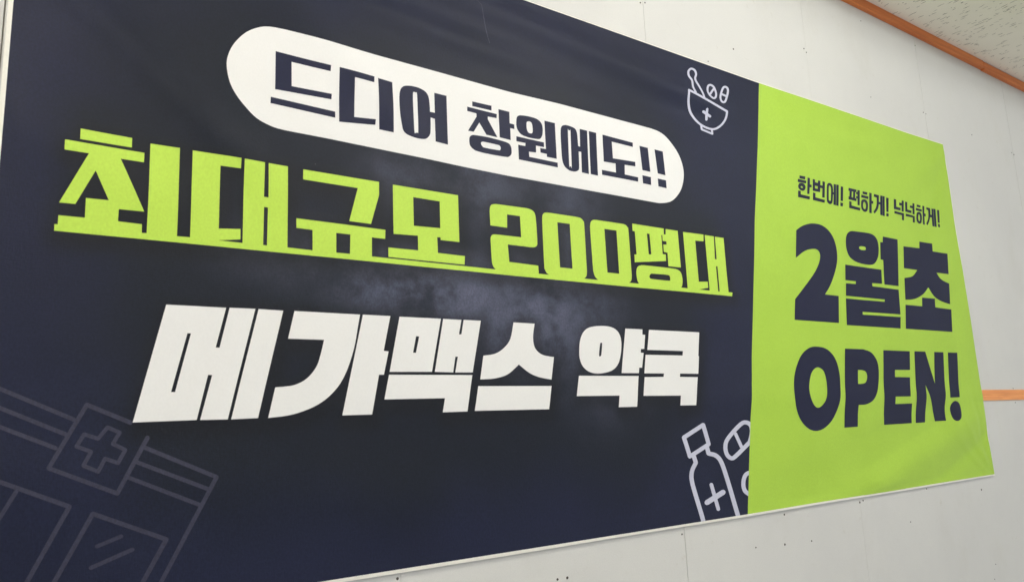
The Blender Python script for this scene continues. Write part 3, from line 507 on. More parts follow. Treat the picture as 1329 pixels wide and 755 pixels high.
["letter","","ink",2,"green",[[32835,23888,33158,23886,33114,23777,32806,23778],[32706,23719,33220,23713,33184,23606,32677,23606],[32633,23282,32646,23318,32662,23363,32682,23410,32705,23454,32730,23489,32761,23515,32796,23534,32832,23546,32868,23554,32902,23559,32937,23564,32974,23565,33011,23563,33045,23556,33073,23544,33095,23526,33113,23502,33126,23475,33135,23445,33139,23412,33136,23375,33127,23333,33115,23289,33100,23247,33084,23210,33068,23177,33051,23146,33031,23118,33009,23093,32983,23071,32953,23053,32920,23040,32884,23031,32849,23026,32815,23024,32781,23027,32746,23034,32712,23044,32681,23057,32657,23072,32641,23091,32630,23113,32624,23137,32621,23160,32618,23182,32617,23201,32616,23217,32619,23235,32624,23255],[33320,23900,33496,23900,33405,23566,33538,23561,33503,23430,33382,23431,33311,23035,33149,23035]],[[32795,23302,32805,23327,32819,23358,32835,23390,32851,23418,32866,23438,32879,23447,32890,23452,32901,23453,32913,23450,32924,23444,32936,23434,32947,23419,32956,23400,32962,23379,32965,23356,32963,23328,32956,23297,32947,23264,32936,23233,32925,23207,32914,23187,32901,23169,32888,23155,32875,23145,32865,23140,32855,23138,32842,23140,32828,23145,32815,23153,32804,23162,32797,23173,32791,23188,32787,23205,32785,23222,32783,23238,32783,23250,32783,23261,32784,23272,32788,23284]]],
["letter","","ink",2,"green",[[33685,23885,34029,23885,34019,23829,34010,23771,33999,23708,33985,23644,33965,23583,33938,23525,33906,23466,33870,23408,33831,23352,33792,23298,33749,23245,33702,23193,33654,23143,33609,23098,33556,23044,33458,23112,33501,23152,33546,23192,33592,23235,33636,23278,33672,23320,33701,23360,33724,23400,33744,23441,33762,23483,33778,23527,33792,23576,33803,23630,33813,23684,33821,23735,33827,23771,33653,23771],[33922,23591,34119,23578,34086,23457,33862,23455],[34138,23888,34281,23890,34111,23051,33951,23053],[34306,23905,34474,23902,34305,23049,34131,23048]],[]],
["exclamation_mark","","ink",2,"green",[[34597,23883,34776,23891,34642,23281,34473,23281],[34465,23217,34635,23217,34608,23069,34446,23070]],[]],
["digit","","ink",2,"green",[[23805,21662,23878,21700,23963,21747,24056,21797,24155,21845,24257,21888,24364,21925,24477,21961,24595,21993,24715,22020,24835,22040,24958,22054,25085,22063,25213,22066,25336,22061,25452,22046,25561,22021,25665,21987,25764,21944,25854,21894,25935,21838,26005,21774,26067,21704,26120,21627,26163,21543,26197,21453,26222,21355,26238,21249,26244,21138,26240,21026,26227,20917,26203,20812,26170,20710,26127,20607,26075,20503,26014,20393,25941,20276,25856,20151,25764,20026,25670,19907,25579,19799,25488,19703,25393,19613,25299,19532,25213,19459,25139,19394,26021,19398,25822,18375,23142,18361,23292,19099,23387,19172,23497,19256,23618,19349,23746,19448,23879,19551,24024,19664,24183,19786,24345,19913,24498,20037,24630,20151,24738,20255,24831,20354,24910,20447,24977,20534,25031,20615,25073,20691,25103,20761,25120,20825,25123,20882,25112,20932,25088,20976,25052,21014,25001,21044,24936,21065,24855,21073,24753,21068,24632,21051,24499,21025,24363,20990,24233,20947,24103,20892,23967,20822,23835,20748,23713,20677,23609,20620]],[]],
["letter","","ink",2,"green",[[26922,21500,26933,21566,26950,21637,26971,21709,27000,21777,27037,21836,27081,21887,27132,21933,27191,21972,27258,22006,27334,22034,27417,22054,27506,22065,27605,22072,27719,22076,27852,22082,28020,22091,28220,22101,28430,22109,28626,22111,28786,22104,28903,22086,28993,22061,29062,22029,29117,21990,29165,21944,29204,21891,29229,21829,29242,21761,29247,21689,29244,21615,29234,21535,29214,21448,29187,21360,29152,21275,29111,21198,29062,21128,29007,21062,28944,21001,28877,20947,28805,20902,28732,20867,28658,20840,28577,20820,28483,20806,28371,20796,28229,20791,28062,20791,27887,20796,27720,20806,27577,20821,27458,20842,27351,20868,27258,20898,27176,20933,27107,20970,27052,21012,27011,21058,26980,21107,26957,21158,26938,21211,26923,21265,26914,21321,26911,21378,26914,21438],[29658,22088,30779,22090,30383,20095,29302,20081,29459,21097,29267,21099,29404,21835,29586,21835],[26701,20657,29227,20674,29126,20094,28413,20066,28408,19941,30345,19943,30227,18924,27508,18882,27484,18773,30212,18816,30094,18347,26327,18319,26488,19336,29132,19370,29179,19464,26511,19443,26612,19928,27274,19946,27298,20057,26594,20046]],[[27821,21419,27823,21434,27832,21450,27849,21467,27873,21482,27906,21494,27952,21503,28012,21510,28077,21514,28138,21517,28186,21517,28221,21514,28248,21509,28268,21502,28283,21493,28294,21482,28300,21468,28301,21450,28297,21432,28288,21414,28276,21400,28259,21390,28239,21383,28215,21377,28186,21372,28153,21368,28112,21364,28062,21362,28011,21360,27962,21361,27923,21364,27891,21371,27864,21381,27842,21393,27827,21406]]],
["letter","","ink",2,"green",[[31190,21841,32526,21903,32607,22206,33677,22228,33619,21871,34919,21898,34746,20956,33665,20930,33714,20884,33765,20829,33825,20770,33897,20714,33986,20667,34104,20630,34246,20598,34398,20570,34543,20546,34663,20523,34463,19593,34332,19607,34177,19621,34012,19638,33851,19658,33706,19683,33576,19712,33453,19744,33337,19781,33230,19824,33133,19873,33045,19935,32966,20008,32895,20084,32832,20156,32775,20216,32691,20159,32595,20091,32489,20018,32375,19947,32254,19884,32122,19828,31979,19773,31831,19723,31679,19679,31530,19642,31374,19615,31211,19596,31050,19582,30902,19571,30776,19560,30934,20478,31045,20496,31178,20514,31320,20536,31460,20563,31585,20601,31695,20652,31799,20717,31895,20786,31983,20852,32060,20907,30989,20896],[30722,19347,32047,19364,32147,19738,33197,19757,33132,19379,34497,19364,34305,18374,30493,18351]],[]],
["letter","","ink",2,"green",[[22672,15936,22690,16051,22714,16169,22746,16289,22785,16408,22836,16525,22899,16642,22974,16761,23057,16878,23146,16986,23238,17081,23334,17161,23436,17231,23542,17290,23650,17340,23756,17382,23860,17414,23963,17436,24068,17450,24174,17456,24283,17458,24400,17456,24522,17448,24646,17434,24765,17411,24874,17378,24976,17335,25072,17282,25161,17220,25241,17151,25309,17075,25363,16991,25406,16898,25438,16799,25462,16697,25478,16595,25485,16494,25484,16392,25475,16287,25458,16179,25436,16067,25408,15948,25374,15822,25334,15694,25285,15569,25226,15452,25155,15340,25074,15231,24986,15128,24892,15032,24795,14945,24694,14868,24587,14798,24477,14736,24365,14683,24253,14638,24139,14601,24023,14571,23907,14550,23793,14538,23686,14534,23583,14540,23483,14556,23387,14579,23296,14610,23210,14649,23128,14695,23050,14749,22977,14810,22911,14877,22852,14949,22802,15028,22759,15114,22723,15206,22695,15301,22673,15399,22659,15500,22652,15605,22652,15713,22659,15824]],[[23551,16070,23577,16150,23612,16239,23653,16330,23698,16415,23745,16486,23795,16543,23850,16591,23907,16631,23964,16663,24018,16689,24068,16708,24117,16720,24164,16724,24212,16723,24260,16715,24313,16703,24369,16684,24424,16660,24474,16627,24516,16586,24547,16534,24573,16471,24592,16401,24605,16329,24612,16257,24613,16184,24608,16107,24598,16030,24582,15954,24562,15881,24538,15811,24510,15742,24476,15675,24438,15613,24394,15556,24341,15505,24280,15457,24216,15415,24152,15379,24092,15353,24038,15334,23985,15323,23934,15320,23885,15323,23838,15334,23793,15354,23749,15382,23708,15417,23670,15456,23636,15497,23607,15541,23581,15588,23559,15639,23541,15693,23529,15749,23523,15808,23521,15868,23524,15932,23533,15999]]],
["letter","","ink",2,"green",[[26025,17433,27204,17439,27293,17424,27401,17409,27515,17390,27626,17364,27723,17325,27808,17273,27887,17210,27958,17138,28016,17060,28058,16975,28083,16885,28091,16786,28087,16682,28073,16575,28051,16467,28021,16356,27980,16240,27930,16124,27873,16013,27811,15913,27742,15824,27664,15742,27582,15667,27495,15601,27406,15544,27315,15498,27220,15461,27123,15433,27024,15411,26925,15393,26821,15381,26712,15376,26605,15376,26505,15377,26421,15376,26324,15051,26233,14599,25395,14592,25513,15116]],[[26693,16656,26742,16656,26802,16656,26865,16656,26928,16654,26983,16649,27033,16642,27080,16633,27124,16622,27162,16607,27193,16586,27216,16559,27233,16526,27244,16489,27248,16451,27243,16412,27230,16372,27208,16328,27179,16284,27145,16245,27109,16213,27069,16191,27024,16175,26976,16164,26925,16156,26872,16149,26815,16144,26752,16142,26689,16143,26630,16144,26580,16144]]],
["letter","","ink",2,"green",[[28590,17439,30564,17446,30380,16695,29253,16683,29185,16408,30294,16403,30100,15653,28999,15652,28930,15373,30179,15375,30082,14617,28029,14611,28060,15012,28184,15610]],[]],
["letter","","ink",2,"green",[[30927,17455,31771,17459,32198,16155,32499,17465,33258,17472,32939,15780,32803,15234,32697,14639,31881,14639,31806,15250,31402,16101,31342,15684,31270,15153,31104,14619,30383,14613,30472,15063,30552,15638]],[]],
["exclamation_mark","","ink",2,"green",[[33644,17470,34447,17477,34040,15583,33260,15574],[33155,15064,33169,15122,33192,15175,33223,15225,33262,15269,33306,15308,33359,15344,33422,15377,33491,15404,33560,15423,33627,15431,33694,15428,33765,15414,33833,15392,33894,15363,33940,15327,33971,15283,33992,15230,34002,15171,34003,15109,33994,15047,33975,14981,33946,14909,33907,14837,33863,14771,33814,14719,33758,14679,33694,14648,33626,14625,33558,14611,33494,14606,33433,14608,33371,14619,33311,14638,33259,14667,33219,14706,33189,14763,33168,14836,33155,14916,33151,14995]],[]],
["bowl_print","","pale",2,"",[[18492,25776,18486,25708,18587,25732,18593,25801],[18486,25708,18477,25627,18577,25651,18587,25732],[18477,25626,18472,25539,18573,25566,18578,25652],[18472,25536,18478,25452,18579,25485,18573,25569],[18479,25448,18499,25364,18598,25404,18579,25488],[18499,25362,18528,25277,18627,25320,18598,25406],[18529,25275,18566,25191,18664,25238,18626,25322],[18567,25189,18613,25112,18708,25163,18663,25240],[18615,25110,18671,25039,18763,25095,18707,25165],[18673,25037,18740,24971,18829,25031,18762,25097],[18741,24970,18813,24910,18899,24972,18827,25032],[18814,24909,18884,24856,18969,24920,18898,24973],[18886,24856,18953,24811,19036,24876,18968,24921],[18955,24810,19024,24772,19102,24840,19034,24878],[19026,24771,19096,24740,19170,24810,19100,24841],[19099,24739,19174,24712,19243,24785,19168,24811],[19177,24711,19260,24689,19324,24763,19241,24785],[19263,24688,19351,24671,19410,24746,19321,24764],[19354,24670,19444,24658,19496,24735,19406,24747],[19448,24658,19534,24653,19578,24731,19492,24735],[19539,24653,19619,24655,19655,24733,19574,24731],[19624,24655,19702,24663,19727,24740,19649,24732],[19710,24664,19787,24680,19796,24755,19719,24739],[19797,24683,19877,24710,19866,24780,19786,24752],[19888,24714,19974,24756,19942,24817,19856,24775],[19982,24760,20072,24813,20026,24867,19935,24813],[20078,24817,20166,24877,20109,24924,20021,24864],[20170,24880,20247,24942,20181,24982,20104,24921],[20253,24946,20318,25008,20241,25039,20176,24978],[20322,25013,20379,25078,20293,25100,20236,25035],[20383,25082,20431,25148,20338,25162,20290,25095],[20434,25152,20474,25218,20375,25224,20335,25158],[20477,25224,20506,25293,20401,25287,20372,25218],[20507,25298,20526,25368,20418,25352,20399,25282],[20527,25370,20540,25437,20431,25417,20418,25350],[20540,25437,20553,25493,20444,25474,20431,25418],[20528,25524,18570,25827,18515,25750,20468,25444],[18591,25793,18567,25764,18528,25750,18498,25759,18494,25785,18518,25813,18557,25828,18587,25819],[18585,25724,18560,25696,18522,25681,18492,25690,18488,25716,18512,25745,18551,25759,18581,25750],[18576,25643,18551,25614,18513,25600,18483,25609,18479,25635,18503,25663,18541,25678,18571,25669],[18571,25556,18546,25528,18508,25514,18478,25523,18474,25549,18498,25577,18537,25591,18567,25583],[18577,25472,18553,25443,18514,25430,18485,25438,18480,25464,18505,25493,18543,25507,18573,25498],[18597,25388,18573,25360,18534,25346,18504,25354,18500,25381,18524,25409,18563,25423,18593,25414],[18626,25302,18601,25274,18563,25260,18533,25269,18529,25295,18553,25323,18592,25337,18622,25328],[18663,25218,18639,25190,18601,25176,18571,25185,18566,25211,18591,25239,18629,25253,18659,25244],[18709,25141,18685,25113,18646,25099,18616,25108,18612,25134,18636,25162,18675,25176,18705,25167],[18766,25070,18741,25042,18703,25029,18673,25037,18669,25064,18693,25092,18732,25105,18762,25096],[18833,25004,18808,24976,18770,24963,18739,24972,18735,24998,18760,25026,18799,25039,18829,25030],[18905,24944,18880,24916,18841,24903,18811,24912,18807,24938,18831,24966,18870,24979,18901,24970],[18976,24891,18951,24863,18912,24850,18882,24859,18878,24885,18902,24913,18941,24927,18972,24918],[19044,24847,19019,24819,18980,24805,18949,24814,18945,24841,18970,24869,19009,24882,19040,24873],[19112,24809,19087,24781,19048,24768,19017,24777,19013,24803,19038,24831,19077,24845,19108,24836],[19183,24778,19158,24750,19119,24736,19088,24746,19084,24772,19109,24800,19148,24813,19179,24804],[19259,24751,19233,24723,19194,24710,19163,24719,19159,24745,19184,24773,19224,24787,19255,24778],[19342,24729,19316,24701,19277,24687,19246,24697,19242,24723,19267,24751,19307,24764,19338,24755],[19430,24711,19405,24683,19365,24670,19334,24679,19330,24705,19356,24733,19395,24747,19426,24738],[19520,24700,19495,24671,19455,24658,19424,24667,19420,24694,19445,24722,19485,24735,19516,24726],[19607,24695,19581,24667,19541,24653,19510,24663,19506,24689,19531,24717,19571,24731,19603,24722],[19687,24697,19662,24668,19621,24655,19590,24664,19586,24691,19612,24719,19652,24733,19683,24723],[19765,24704,19739,24676,19699,24663,19668,24672,19664,24698,19689,24727,19730,24740,19761,24731],[19843,24721,19817,24692,19776,24679,19745,24688,19741,24715,19767,24743,19807,24757,19839,24747],[19923,24748,19897,24719,19856,24706,19825,24715,19821,24742,19846,24770,19887,24784,19919,24775],[20010,24789,19984,24761,19943,24747,19911,24757,19907,24783,19933,24812,19974,24826,20006,24816],[20101,24843,20075,24815,20034,24801,20002,24810,19998,24837,20024,24866,20065,24880,20097,24870],[20189,24904,20163,24875,20121,24861,20089,24871,20085,24897,20112,24926,20153,24940,20185,24931],[20266,24965,20240,24936,20198,24922,20166,24932,20162,24959,20189,24987,20230,25001,20262,24992],[20332,25027,20305,24998,20263,24984,20231,24993,20227,25020,20254,25049,20295,25063,20328,25054],[20389,25092,20362,25063,20320,25049,20288,25058,20284,25085,20310,25114,20352,25128,20384,25119],[20437,25159,20410,25129,20368,25115,20336,25124,20332,25152,20359,25181,20401,25195,20433,25186],[20477,25225,20450,25195,20408,25181,20376,25190,20372,25218,20399,25247,20440,25261,20473,25252],[20506,25293,20479,25264,20437,25250,20405,25259,20401,25286,20427,25315,20469,25330,20502,25321],[20525,25364,20498,25335,20456,25320,20423,25329,20419,25357,20446,25386,20488,25401,20521,25392],[20538,25431,20511,25402,20469,25387,20437,25396,20433,25423,20460,25453,20502,25467,20534,25458],[20551,25488,20524,25458,20482,25444,20449,25453,20445,25480,20472,25509,20514,25524,20547,25515],[19134,24731,19129,24575,19227,24599,19232,24756],[19154,24551,19653,24487,19702,24560,19202,24623],[19728,24535,19738,24694,19638,24671,19627,24512],[19230,24746,19206,24719,19169,24707,19140,24715,19136,24740,19160,24767,19197,24780,19226,24771],[19225,24590,19202,24563,19164,24550,19135,24559,19131,24584,19155,24611,19192,24623,19222,24615],[19726,24526,19701,24499,19663,24487,19633,24496,19629,24521,19654,24547,19692,24560,19722,24551],[19736,24685,19712,24658,19674,24645,19644,24654,19640,24679,19664,24706,19703,24719,19732,24710],[19404,25324,19411,24982,19526,25015,19520,25358],[19517,25345,19489,25313,19445,25298,19411,25307,19406,25337,19434,25368,19478,25384,19513,25374],[19524,25002,19496,24971,19452,24956,19418,24966,19413,24995,19441,25026,19485,25041,19520,25031],[19260,25190,19604,25096,19676,25178,19331,25273],[19351,25235,19323,25204,19279,25189,19245,25198,19241,25228,19268,25259,19312,25274,19346,25265],[19696,25141,19668,25109,19623,25094,19589,25104,19584,25133,19612,25165,19657,25180,19691,25170]],[]],
["pestle_print","","pale",2,"",[[18927,25808,18910,25846,18811,25797,18828,25759],[18910,25846,18889,25890,18790,25840,18812,25796],[18890,25888,18871,25938,18771,25891,18790,25842],[18872,25934,18862,25988,18760,25949,18770,25895],[18862,25981,18869,26045,18766,26019,18760,25956],[18868,26040,18886,26113,18785,26096,18767,26023],[18886,26113,18902,26184,18801,26166,18785,26095],[18903,26190,18905,26249,18802,26219,18800,26160],[18903,26260,18882,26303,18783,26251,18804,26209],[18877,26309,18842,26341,18753,26277,18788,26245],[18840,26342,18804,26371,18718,26305,18754,26276],[18808,26367,18782,26400,18689,26341,18714,26308],[18786,26393,18773,26433,18673,26387,18685,26348],[18774,26430,18768,26472,18666,26433,18672,26391],[18768,26467,18770,26509,18668,26480,18666,26438],[18769,26502,18781,26542,18680,26527,18669,26487],[18776,26531,18800,26571,18709,26577,18685,26537],[18794,26562,18829,26602,18751,26626,18716,26586],[18821,26595,18862,26629,18799,26668,18759,26633],[18849,26620,18890,26644,18853,26701,18812,26677],[18869,26635,18912,26647,18919,26723,18875,26711],[18898,26645,18946,26648,18981,26728,18933,26725],[18937,26648,18982,26642,19037,26722,18991,26728],[18974,26644,19011,26631,19083,26707,19046,26720],[19002,26636,19030,26613,19118,26680,19091,26703],[19025,26618,19046,26587,19143,26644,19123,26676],[19044,26592,19057,26554,19159,26602,19146,26640],[19056,26560,19059,26519,19163,26555,19160,26597],[19060,26531,19045,26485,19146,26498,19161,26543],[19049,26494,19020,26444,19112,26439,19142,26489],[19018,26441,18991,26388,19086,26388,19114,26442],[18987,26376,18979,26321,19082,26344,19090,26400],[18980,26309,18999,26251,19101,26298,19081,26356],[19001,26247,19038,26186,19136,26240,19099,26302],[19039,26185,19082,26122,19179,26179,19136,26241],[19081,26123,19117,26062,19216,26116,19179,26177],[19116,26064,19143,26003,19244,26052,19217,26114],[19143,26003,19168,25941,19269,25989,19244,26051],[19168,25942,19189,25882,19291,25929,19270,25988],[19189,25883,19207,25830,19309,25876,19291,25928],[19206,25831,19219,25787,19322,25830,19309,25875],[19219,25788,19227,25749,19331,25789,19322,25828],[19227,25750,19232,25716,19337,25755,19331,25789],[19232,25716,19238,25686,19342,25726,19336,25755],[18927,25787,18902,25759,18863,25744,18833,25753,18829,25779,18853,25808,18892,25822,18923,25814],[18910,25825,18885,25796,18846,25782,18816,25791,18812,25817,18836,25846,18876,25860,18906,25852],[18889,25869,18864,25840,18825,25826,18794,25834,18790,25861,18815,25890,18854,25904,18885,25896],[18870,25918,18845,25890,18806,25875,18776,25883,18772,25910,18796,25939,18835,25953,18866,25945],[18860,25973,18835,25944,18796,25929,18766,25937,18762,25964,18786,25993,18826,26007,18856,25999],[18867,26036,18842,26007,18803,25993,18772,26001,18768,26028,18793,26057,18832,26071,18863,26063],[18885,26109,18860,26080,18821,26065,18790,26073,18786,26100,18811,26129,18850,26144,18880,26135],[18901,26180,18876,26150,18837,26136,18806,26144,18802,26170,18827,26200,18866,26214,18897,26206],[18903,26239,18878,26210,18838,26195,18808,26203,18804,26230,18829,26259,18868,26274,18899,26266],[18882,26282,18857,26252,18818,26238,18787,26246,18783,26272,18808,26302,18847,26317,18878,26308],[18847,26314,18822,26284,18783,26269,18752,26278,18748,26304,18773,26334,18812,26348,18843,26340],[18810,26342,18785,26313,18746,26298,18716,26306,18712,26333,18736,26362,18775,26377,18806,26369],[18785,26375,18760,26346,18721,26331,18690,26339,18686,26366,18711,26395,18750,26410,18781,26402],[18772,26415,18747,26386,18708,26371,18678,26379,18674,26405,18698,26435,18738,26450,18768,26442],[18766,26457,18741,26428,18702,26413,18672,26421,18668,26447,18692,26477,18731,26492,18762,26484],[18768,26499,18743,26470,18704,26455,18674,26463,18670,26490,18694,26519,18733,26534,18764,26526],[18780,26539,18755,26510,18716,26495,18685,26503,18681,26529,18706,26559,18745,26574,18776,26566],[18804,26579,18779,26550,18740,26534,18709,26542,18705,26569,18730,26598,18769,26614,18800,26606],[18839,26619,18814,26589,18775,26574,18744,26582,18740,26609,18765,26638,18804,26654,18835,26646],[18880,26654,18855,26624,18816,26609,18785,26617,18781,26644,18806,26673,18845,26689,18876,26681],[18921,26678,18896,26648,18857,26633,18826,26641,18822,26668,18847,26697,18886,26713,18917,26705],[18965,26690,18940,26660,18901,26645,18870,26653,18866,26680,18891,26710,18930,26725,18961,26717],[19014,26693,18989,26663,18949,26648,18918,26656,18914,26683,18939,26712,18979,26728,19010,26720],[19060,26688,19034,26658,18995,26642,18964,26650,18960,26677,18985,26707,19025,26722,19056,26714],[19097,26674,19071,26644,19032,26629,19001,26637,18997,26664,19022,26694,19062,26709,19093,26701],[19124,26652,19099,26622,19059,26607,19028,26615,19024,26642,19049,26671,19089,26687,19120,26679],[19145,26621,19120,26591,19080,26576,19049,26584,19045,26610,19070,26640,19110,26656,19141,26648],[19158,26583,19132,26553,19093,26538,19062,26546,19058,26573,19083,26603,19123,26618,19154,26610],[19161,26542,19136,26512,19096,26497,19065,26505,19061,26532,19086,26562,19126,26577,19157,26569],[19146,26497,19121,26467,19081,26452,19050,26460,19046,26487,19071,26516,19111,26532,19142,26524],[19116,26447,19091,26417,19051,26402,19020,26410,19016,26437,19041,26466,19081,26481,19112,26473],[19088,26393,19063,26363,19024,26348,18993,26356,18989,26383,19014,26413,19053,26428,19084,26420],[19080,26337,19055,26308,19015,26293,18985,26301,18980,26328,19006,26357,19045,26372,19076,26364],[19100,26279,19075,26250,19035,26235,19004,26243,19000,26270,19025,26299,19065,26314,19096,26306],[19137,26218,19112,26188,19072,26173,19042,26182,19038,26208,19063,26238,19102,26253,19133,26244],[19180,26155,19155,26126,19115,26111,19084,26119,19080,26146,19105,26175,19145,26190,19176,26182],[19216,26094,19191,26064,19151,26049,19120,26058,19116,26084,19141,26114,19181,26129,19212,26120],[19244,26032,19218,26002,19179,25988,19148,25996,19144,26023,19169,26052,19209,26067,19240,26059],[19269,25969,19243,25940,19203,25925,19173,25934,19168,25960,19194,25990,19234,26005,19265,25996],[19290,25910,19265,25881,19225,25866,19194,25874,19190,25901,19215,25930,19255,25945,19286,25937],[19308,25857,19283,25828,19243,25813,19212,25822,19208,25849,19233,25878,19273,25892,19304,25884],[19321,25812,19295,25783,19255,25769,19224,25777,19220,25804,19246,25833,19285,25848,19317,25839],[19329,25773,19303,25744,19264,25730,19233,25738,19228,25765,19254,25794,19294,25809,19325,25800],[19335,25740,19309,25710,19269,25696,19238,25705,19234,25731,19260,25760,19299,25775,19331,25766],[19340,25710,19315,25681,19275,25667,19244,25675,19240,25702,19265,25731,19305,25745,19336,25737]],[]],
["tablet_print","","pale",2,"",[[19632,26064,19645,26108,19541,26093,19528,26050],[19644,26105,19663,26154,19561,26145,19542,26096],[19661,26150,19686,26199,19587,26197,19563,26149],[19681,26191,19710,26231,19620,26244,19592,26205],[19698,26218,19732,26247,19665,26285,19631,26256],[19719,26238,19758,26261,19718,26318,19679,26295],[19743,26254,19785,26269,19774,26340,19733,26324],[19769,26265,19809,26272,19830,26351,19790,26344],[19795,26271,19835,26269,19884,26350,19844,26352],[19825,26270,19866,26260,19934,26338,19893,26349],[19859,26262,19897,26243,19979,26317,19941,26336],[19891,26247,19921,26220,20015,26286,19985,26313],[19917,26225,19941,26186,20043,26241,20020,26281],[19939,26189,19958,26139,20064,26188,20045,26238],[19957,26142,19969,26088,20077,26131,20065,26185],[19968,26092,19972,26042,20081,26079,20077,26128],[19972,26048,19967,26003,20075,26028,20081,26073],[19968,26009,19954,25965,20059,25979,20074,26022],[19956,25971,19936,25930,20037,25932,20057,25973],[19939,25936,19916,25901,20010,25892,20033,25927],[19922,25908,19894,25878,19976,25854,20004,25884],[19902,25886,19870,25859,19935,25819,19968,25846],[19882,25867,19846,25847,19888,25791,19923,25811],[19864,25855,19828,25843,19835,25771,19870,25783],[19849,25847,19811,25845,19776,25765,19813,25767],[19823,25844,19783,25851,19724,25772,19764,25765],[19789,25849,19750,25862,19679,25786,19718,25773],[19754,25860,19720,25876,19641,25803,19675,25787],[19724,25873,19695,25893,19608,25824,19637,25805],[19698,25890,19673,25914,19580,25851,19605,25827],[19675,25912,19654,25939,19557,25880,19578,25854],[19656,25936,19640,25964,19540,25910,19555,25883],[19642,25961,19631,25988,19528,25940,19538,25913],[19632,25985,19627,26012,19521,25971,19527,25944],[19627,26008,19627,26038,19521,26006,19521,25976],[19627,26033,19633,26068,19527,26046,19521,26011],[19631,26062,19605,26032,19564,26017,19533,26026,19529,26053,19555,26082,19595,26097,19627,26089],[19644,26105,19618,26075,19577,26060,19546,26069,19542,26096,19567,26125,19608,26140,19640,26132],[19663,26155,19637,26125,19597,26110,19565,26118,19561,26145,19587,26175,19627,26190,19659,26182],[19688,26203,19662,26173,19621,26158,19589,26166,19585,26193,19611,26223,19652,26238,19684,26230],[19716,26242,19690,26212,19649,26197,19618,26205,19614,26232,19640,26262,19680,26277,19712,26269],[19750,26271,19724,26241,19683,26226,19652,26234,19647,26261,19673,26291,19714,26306,19746,26298],[19790,26294,19764,26264,19723,26249,19691,26257,19687,26284,19713,26314,19754,26329,19786,26321],[19831,26309,19805,26279,19764,26264,19732,26273,19728,26300,19754,26330,19795,26345,19827,26337],[19871,26316,19845,26286,19804,26271,19772,26279,19768,26306,19794,26336,19835,26352,19867,26343],[19911,26314,19885,26284,19844,26269,19812,26277,19808,26304,19834,26334,19875,26350,19907,26341],[19952,26304,19925,26274,19884,26258,19852,26267,19848,26294,19874,26324,19916,26339,19948,26331],[19990,26285,19963,26255,19922,26240,19890,26248,19886,26275,19912,26305,19953,26321,19985,26312],[20020,26258,19994,26228,19953,26213,19921,26221,19916,26248,19943,26278,19984,26294,20016,26285],[20044,26218,20018,26188,19976,26173,19944,26182,19940,26209,19967,26239,20008,26254,20040,26246],[20063,26168,20036,26138,19995,26123,19963,26131,19959,26159,19985,26189,20027,26204,20059,26195],[20075,26114,20048,26084,20007,26069,19975,26078,19971,26105,19997,26135,20038,26150,20071,26142],[20079,26065,20052,26035,20011,26020,19979,26029,19975,26056,20001,26086,20042,26101,20074,26092],[20073,26020,20046,25990,20005,25975,19973,25984,19969,26011,19995,26041,20037,26056,20069,26047],[20058,25976,20032,25947,19991,25932,19959,25940,19955,25967,19981,25997,20022,26012,20054,26004],[20038,25936,20012,25906,19971,25891,19939,25900,19935,25927,19961,25957,20002,25972,20034,25963],[20015,25901,19988,25871,19947,25856,19915,25865,19911,25892,19937,25922,19979,25936,20011,25928],[19987,25870,19961,25840,19919,25826,19887,25834,19883,25861,19910,25891,19951,25906,19983,25897],[19954,25844,19928,25814,19887,25799,19855,25808,19851,25835,19877,25864,19918,25879,19950,25871],[19919,25823,19892,25793,19851,25779,19820,25787,19816,25814,19842,25844,19883,25859,19915,25850],[19883,25811,19857,25781,19816,25767,19784,25775,19780,25802,19806,25832,19847,25847,19879,25838],[19845,25809,19819,25780,19778,25765,19746,25774,19742,25800,19768,25830,19809,25845,19841,25836],[19804,25816,19778,25786,19738,25771,19706,25780,19702,25807,19728,25836,19769,25851,19800,25843],[19765,25828,19739,25798,19699,25784,19667,25792,19663,25819,19689,25849,19730,25864,19761,25855],[19731,25843,19705,25814,19665,25799,19633,25808,19629,25835,19655,25864,19696,25879,19727,25870],[19703,25863,19677,25833,19636,25819,19605,25827,19601,25854,19626,25884,19667,25898,19699,25890],[19677,25887,19651,25858,19611,25843,19579,25851,19575,25878,19601,25908,19642,25923,19673,25914],[19656,25914,19631,25884,19590,25870,19559,25878,19555,25905,19580,25935,19621,25949,19652,25941],[19641,25941,19615,25912,19575,25897,19543,25906,19539,25933,19565,25962,19605,25977,19637,25968],[19631,25969,19605,25939,19564,25924,19533,25933,19529,25960,19554,25989,19595,26004,19626,25995],[19625,25996,19599,25967,19559,25952,19527,25961,19523,25987,19549,26017,19589,26032,19621,26023],[19625,26027,19599,25997,19558,25982,19527,25991,19523,26018,19549,26047,19589,26062,19621,26054],[19721,25918,19955,26159,19877,26187,19643,25946],[19733,25937,19707,25907,19667,25892,19635,25901,19631,25928,19657,25957,19697,25972,19729,25964],[19968,26178,19941,26148,19900,26133,19868,26141,19864,26168,19890,26198,19932,26214,19964,26205]],[]],
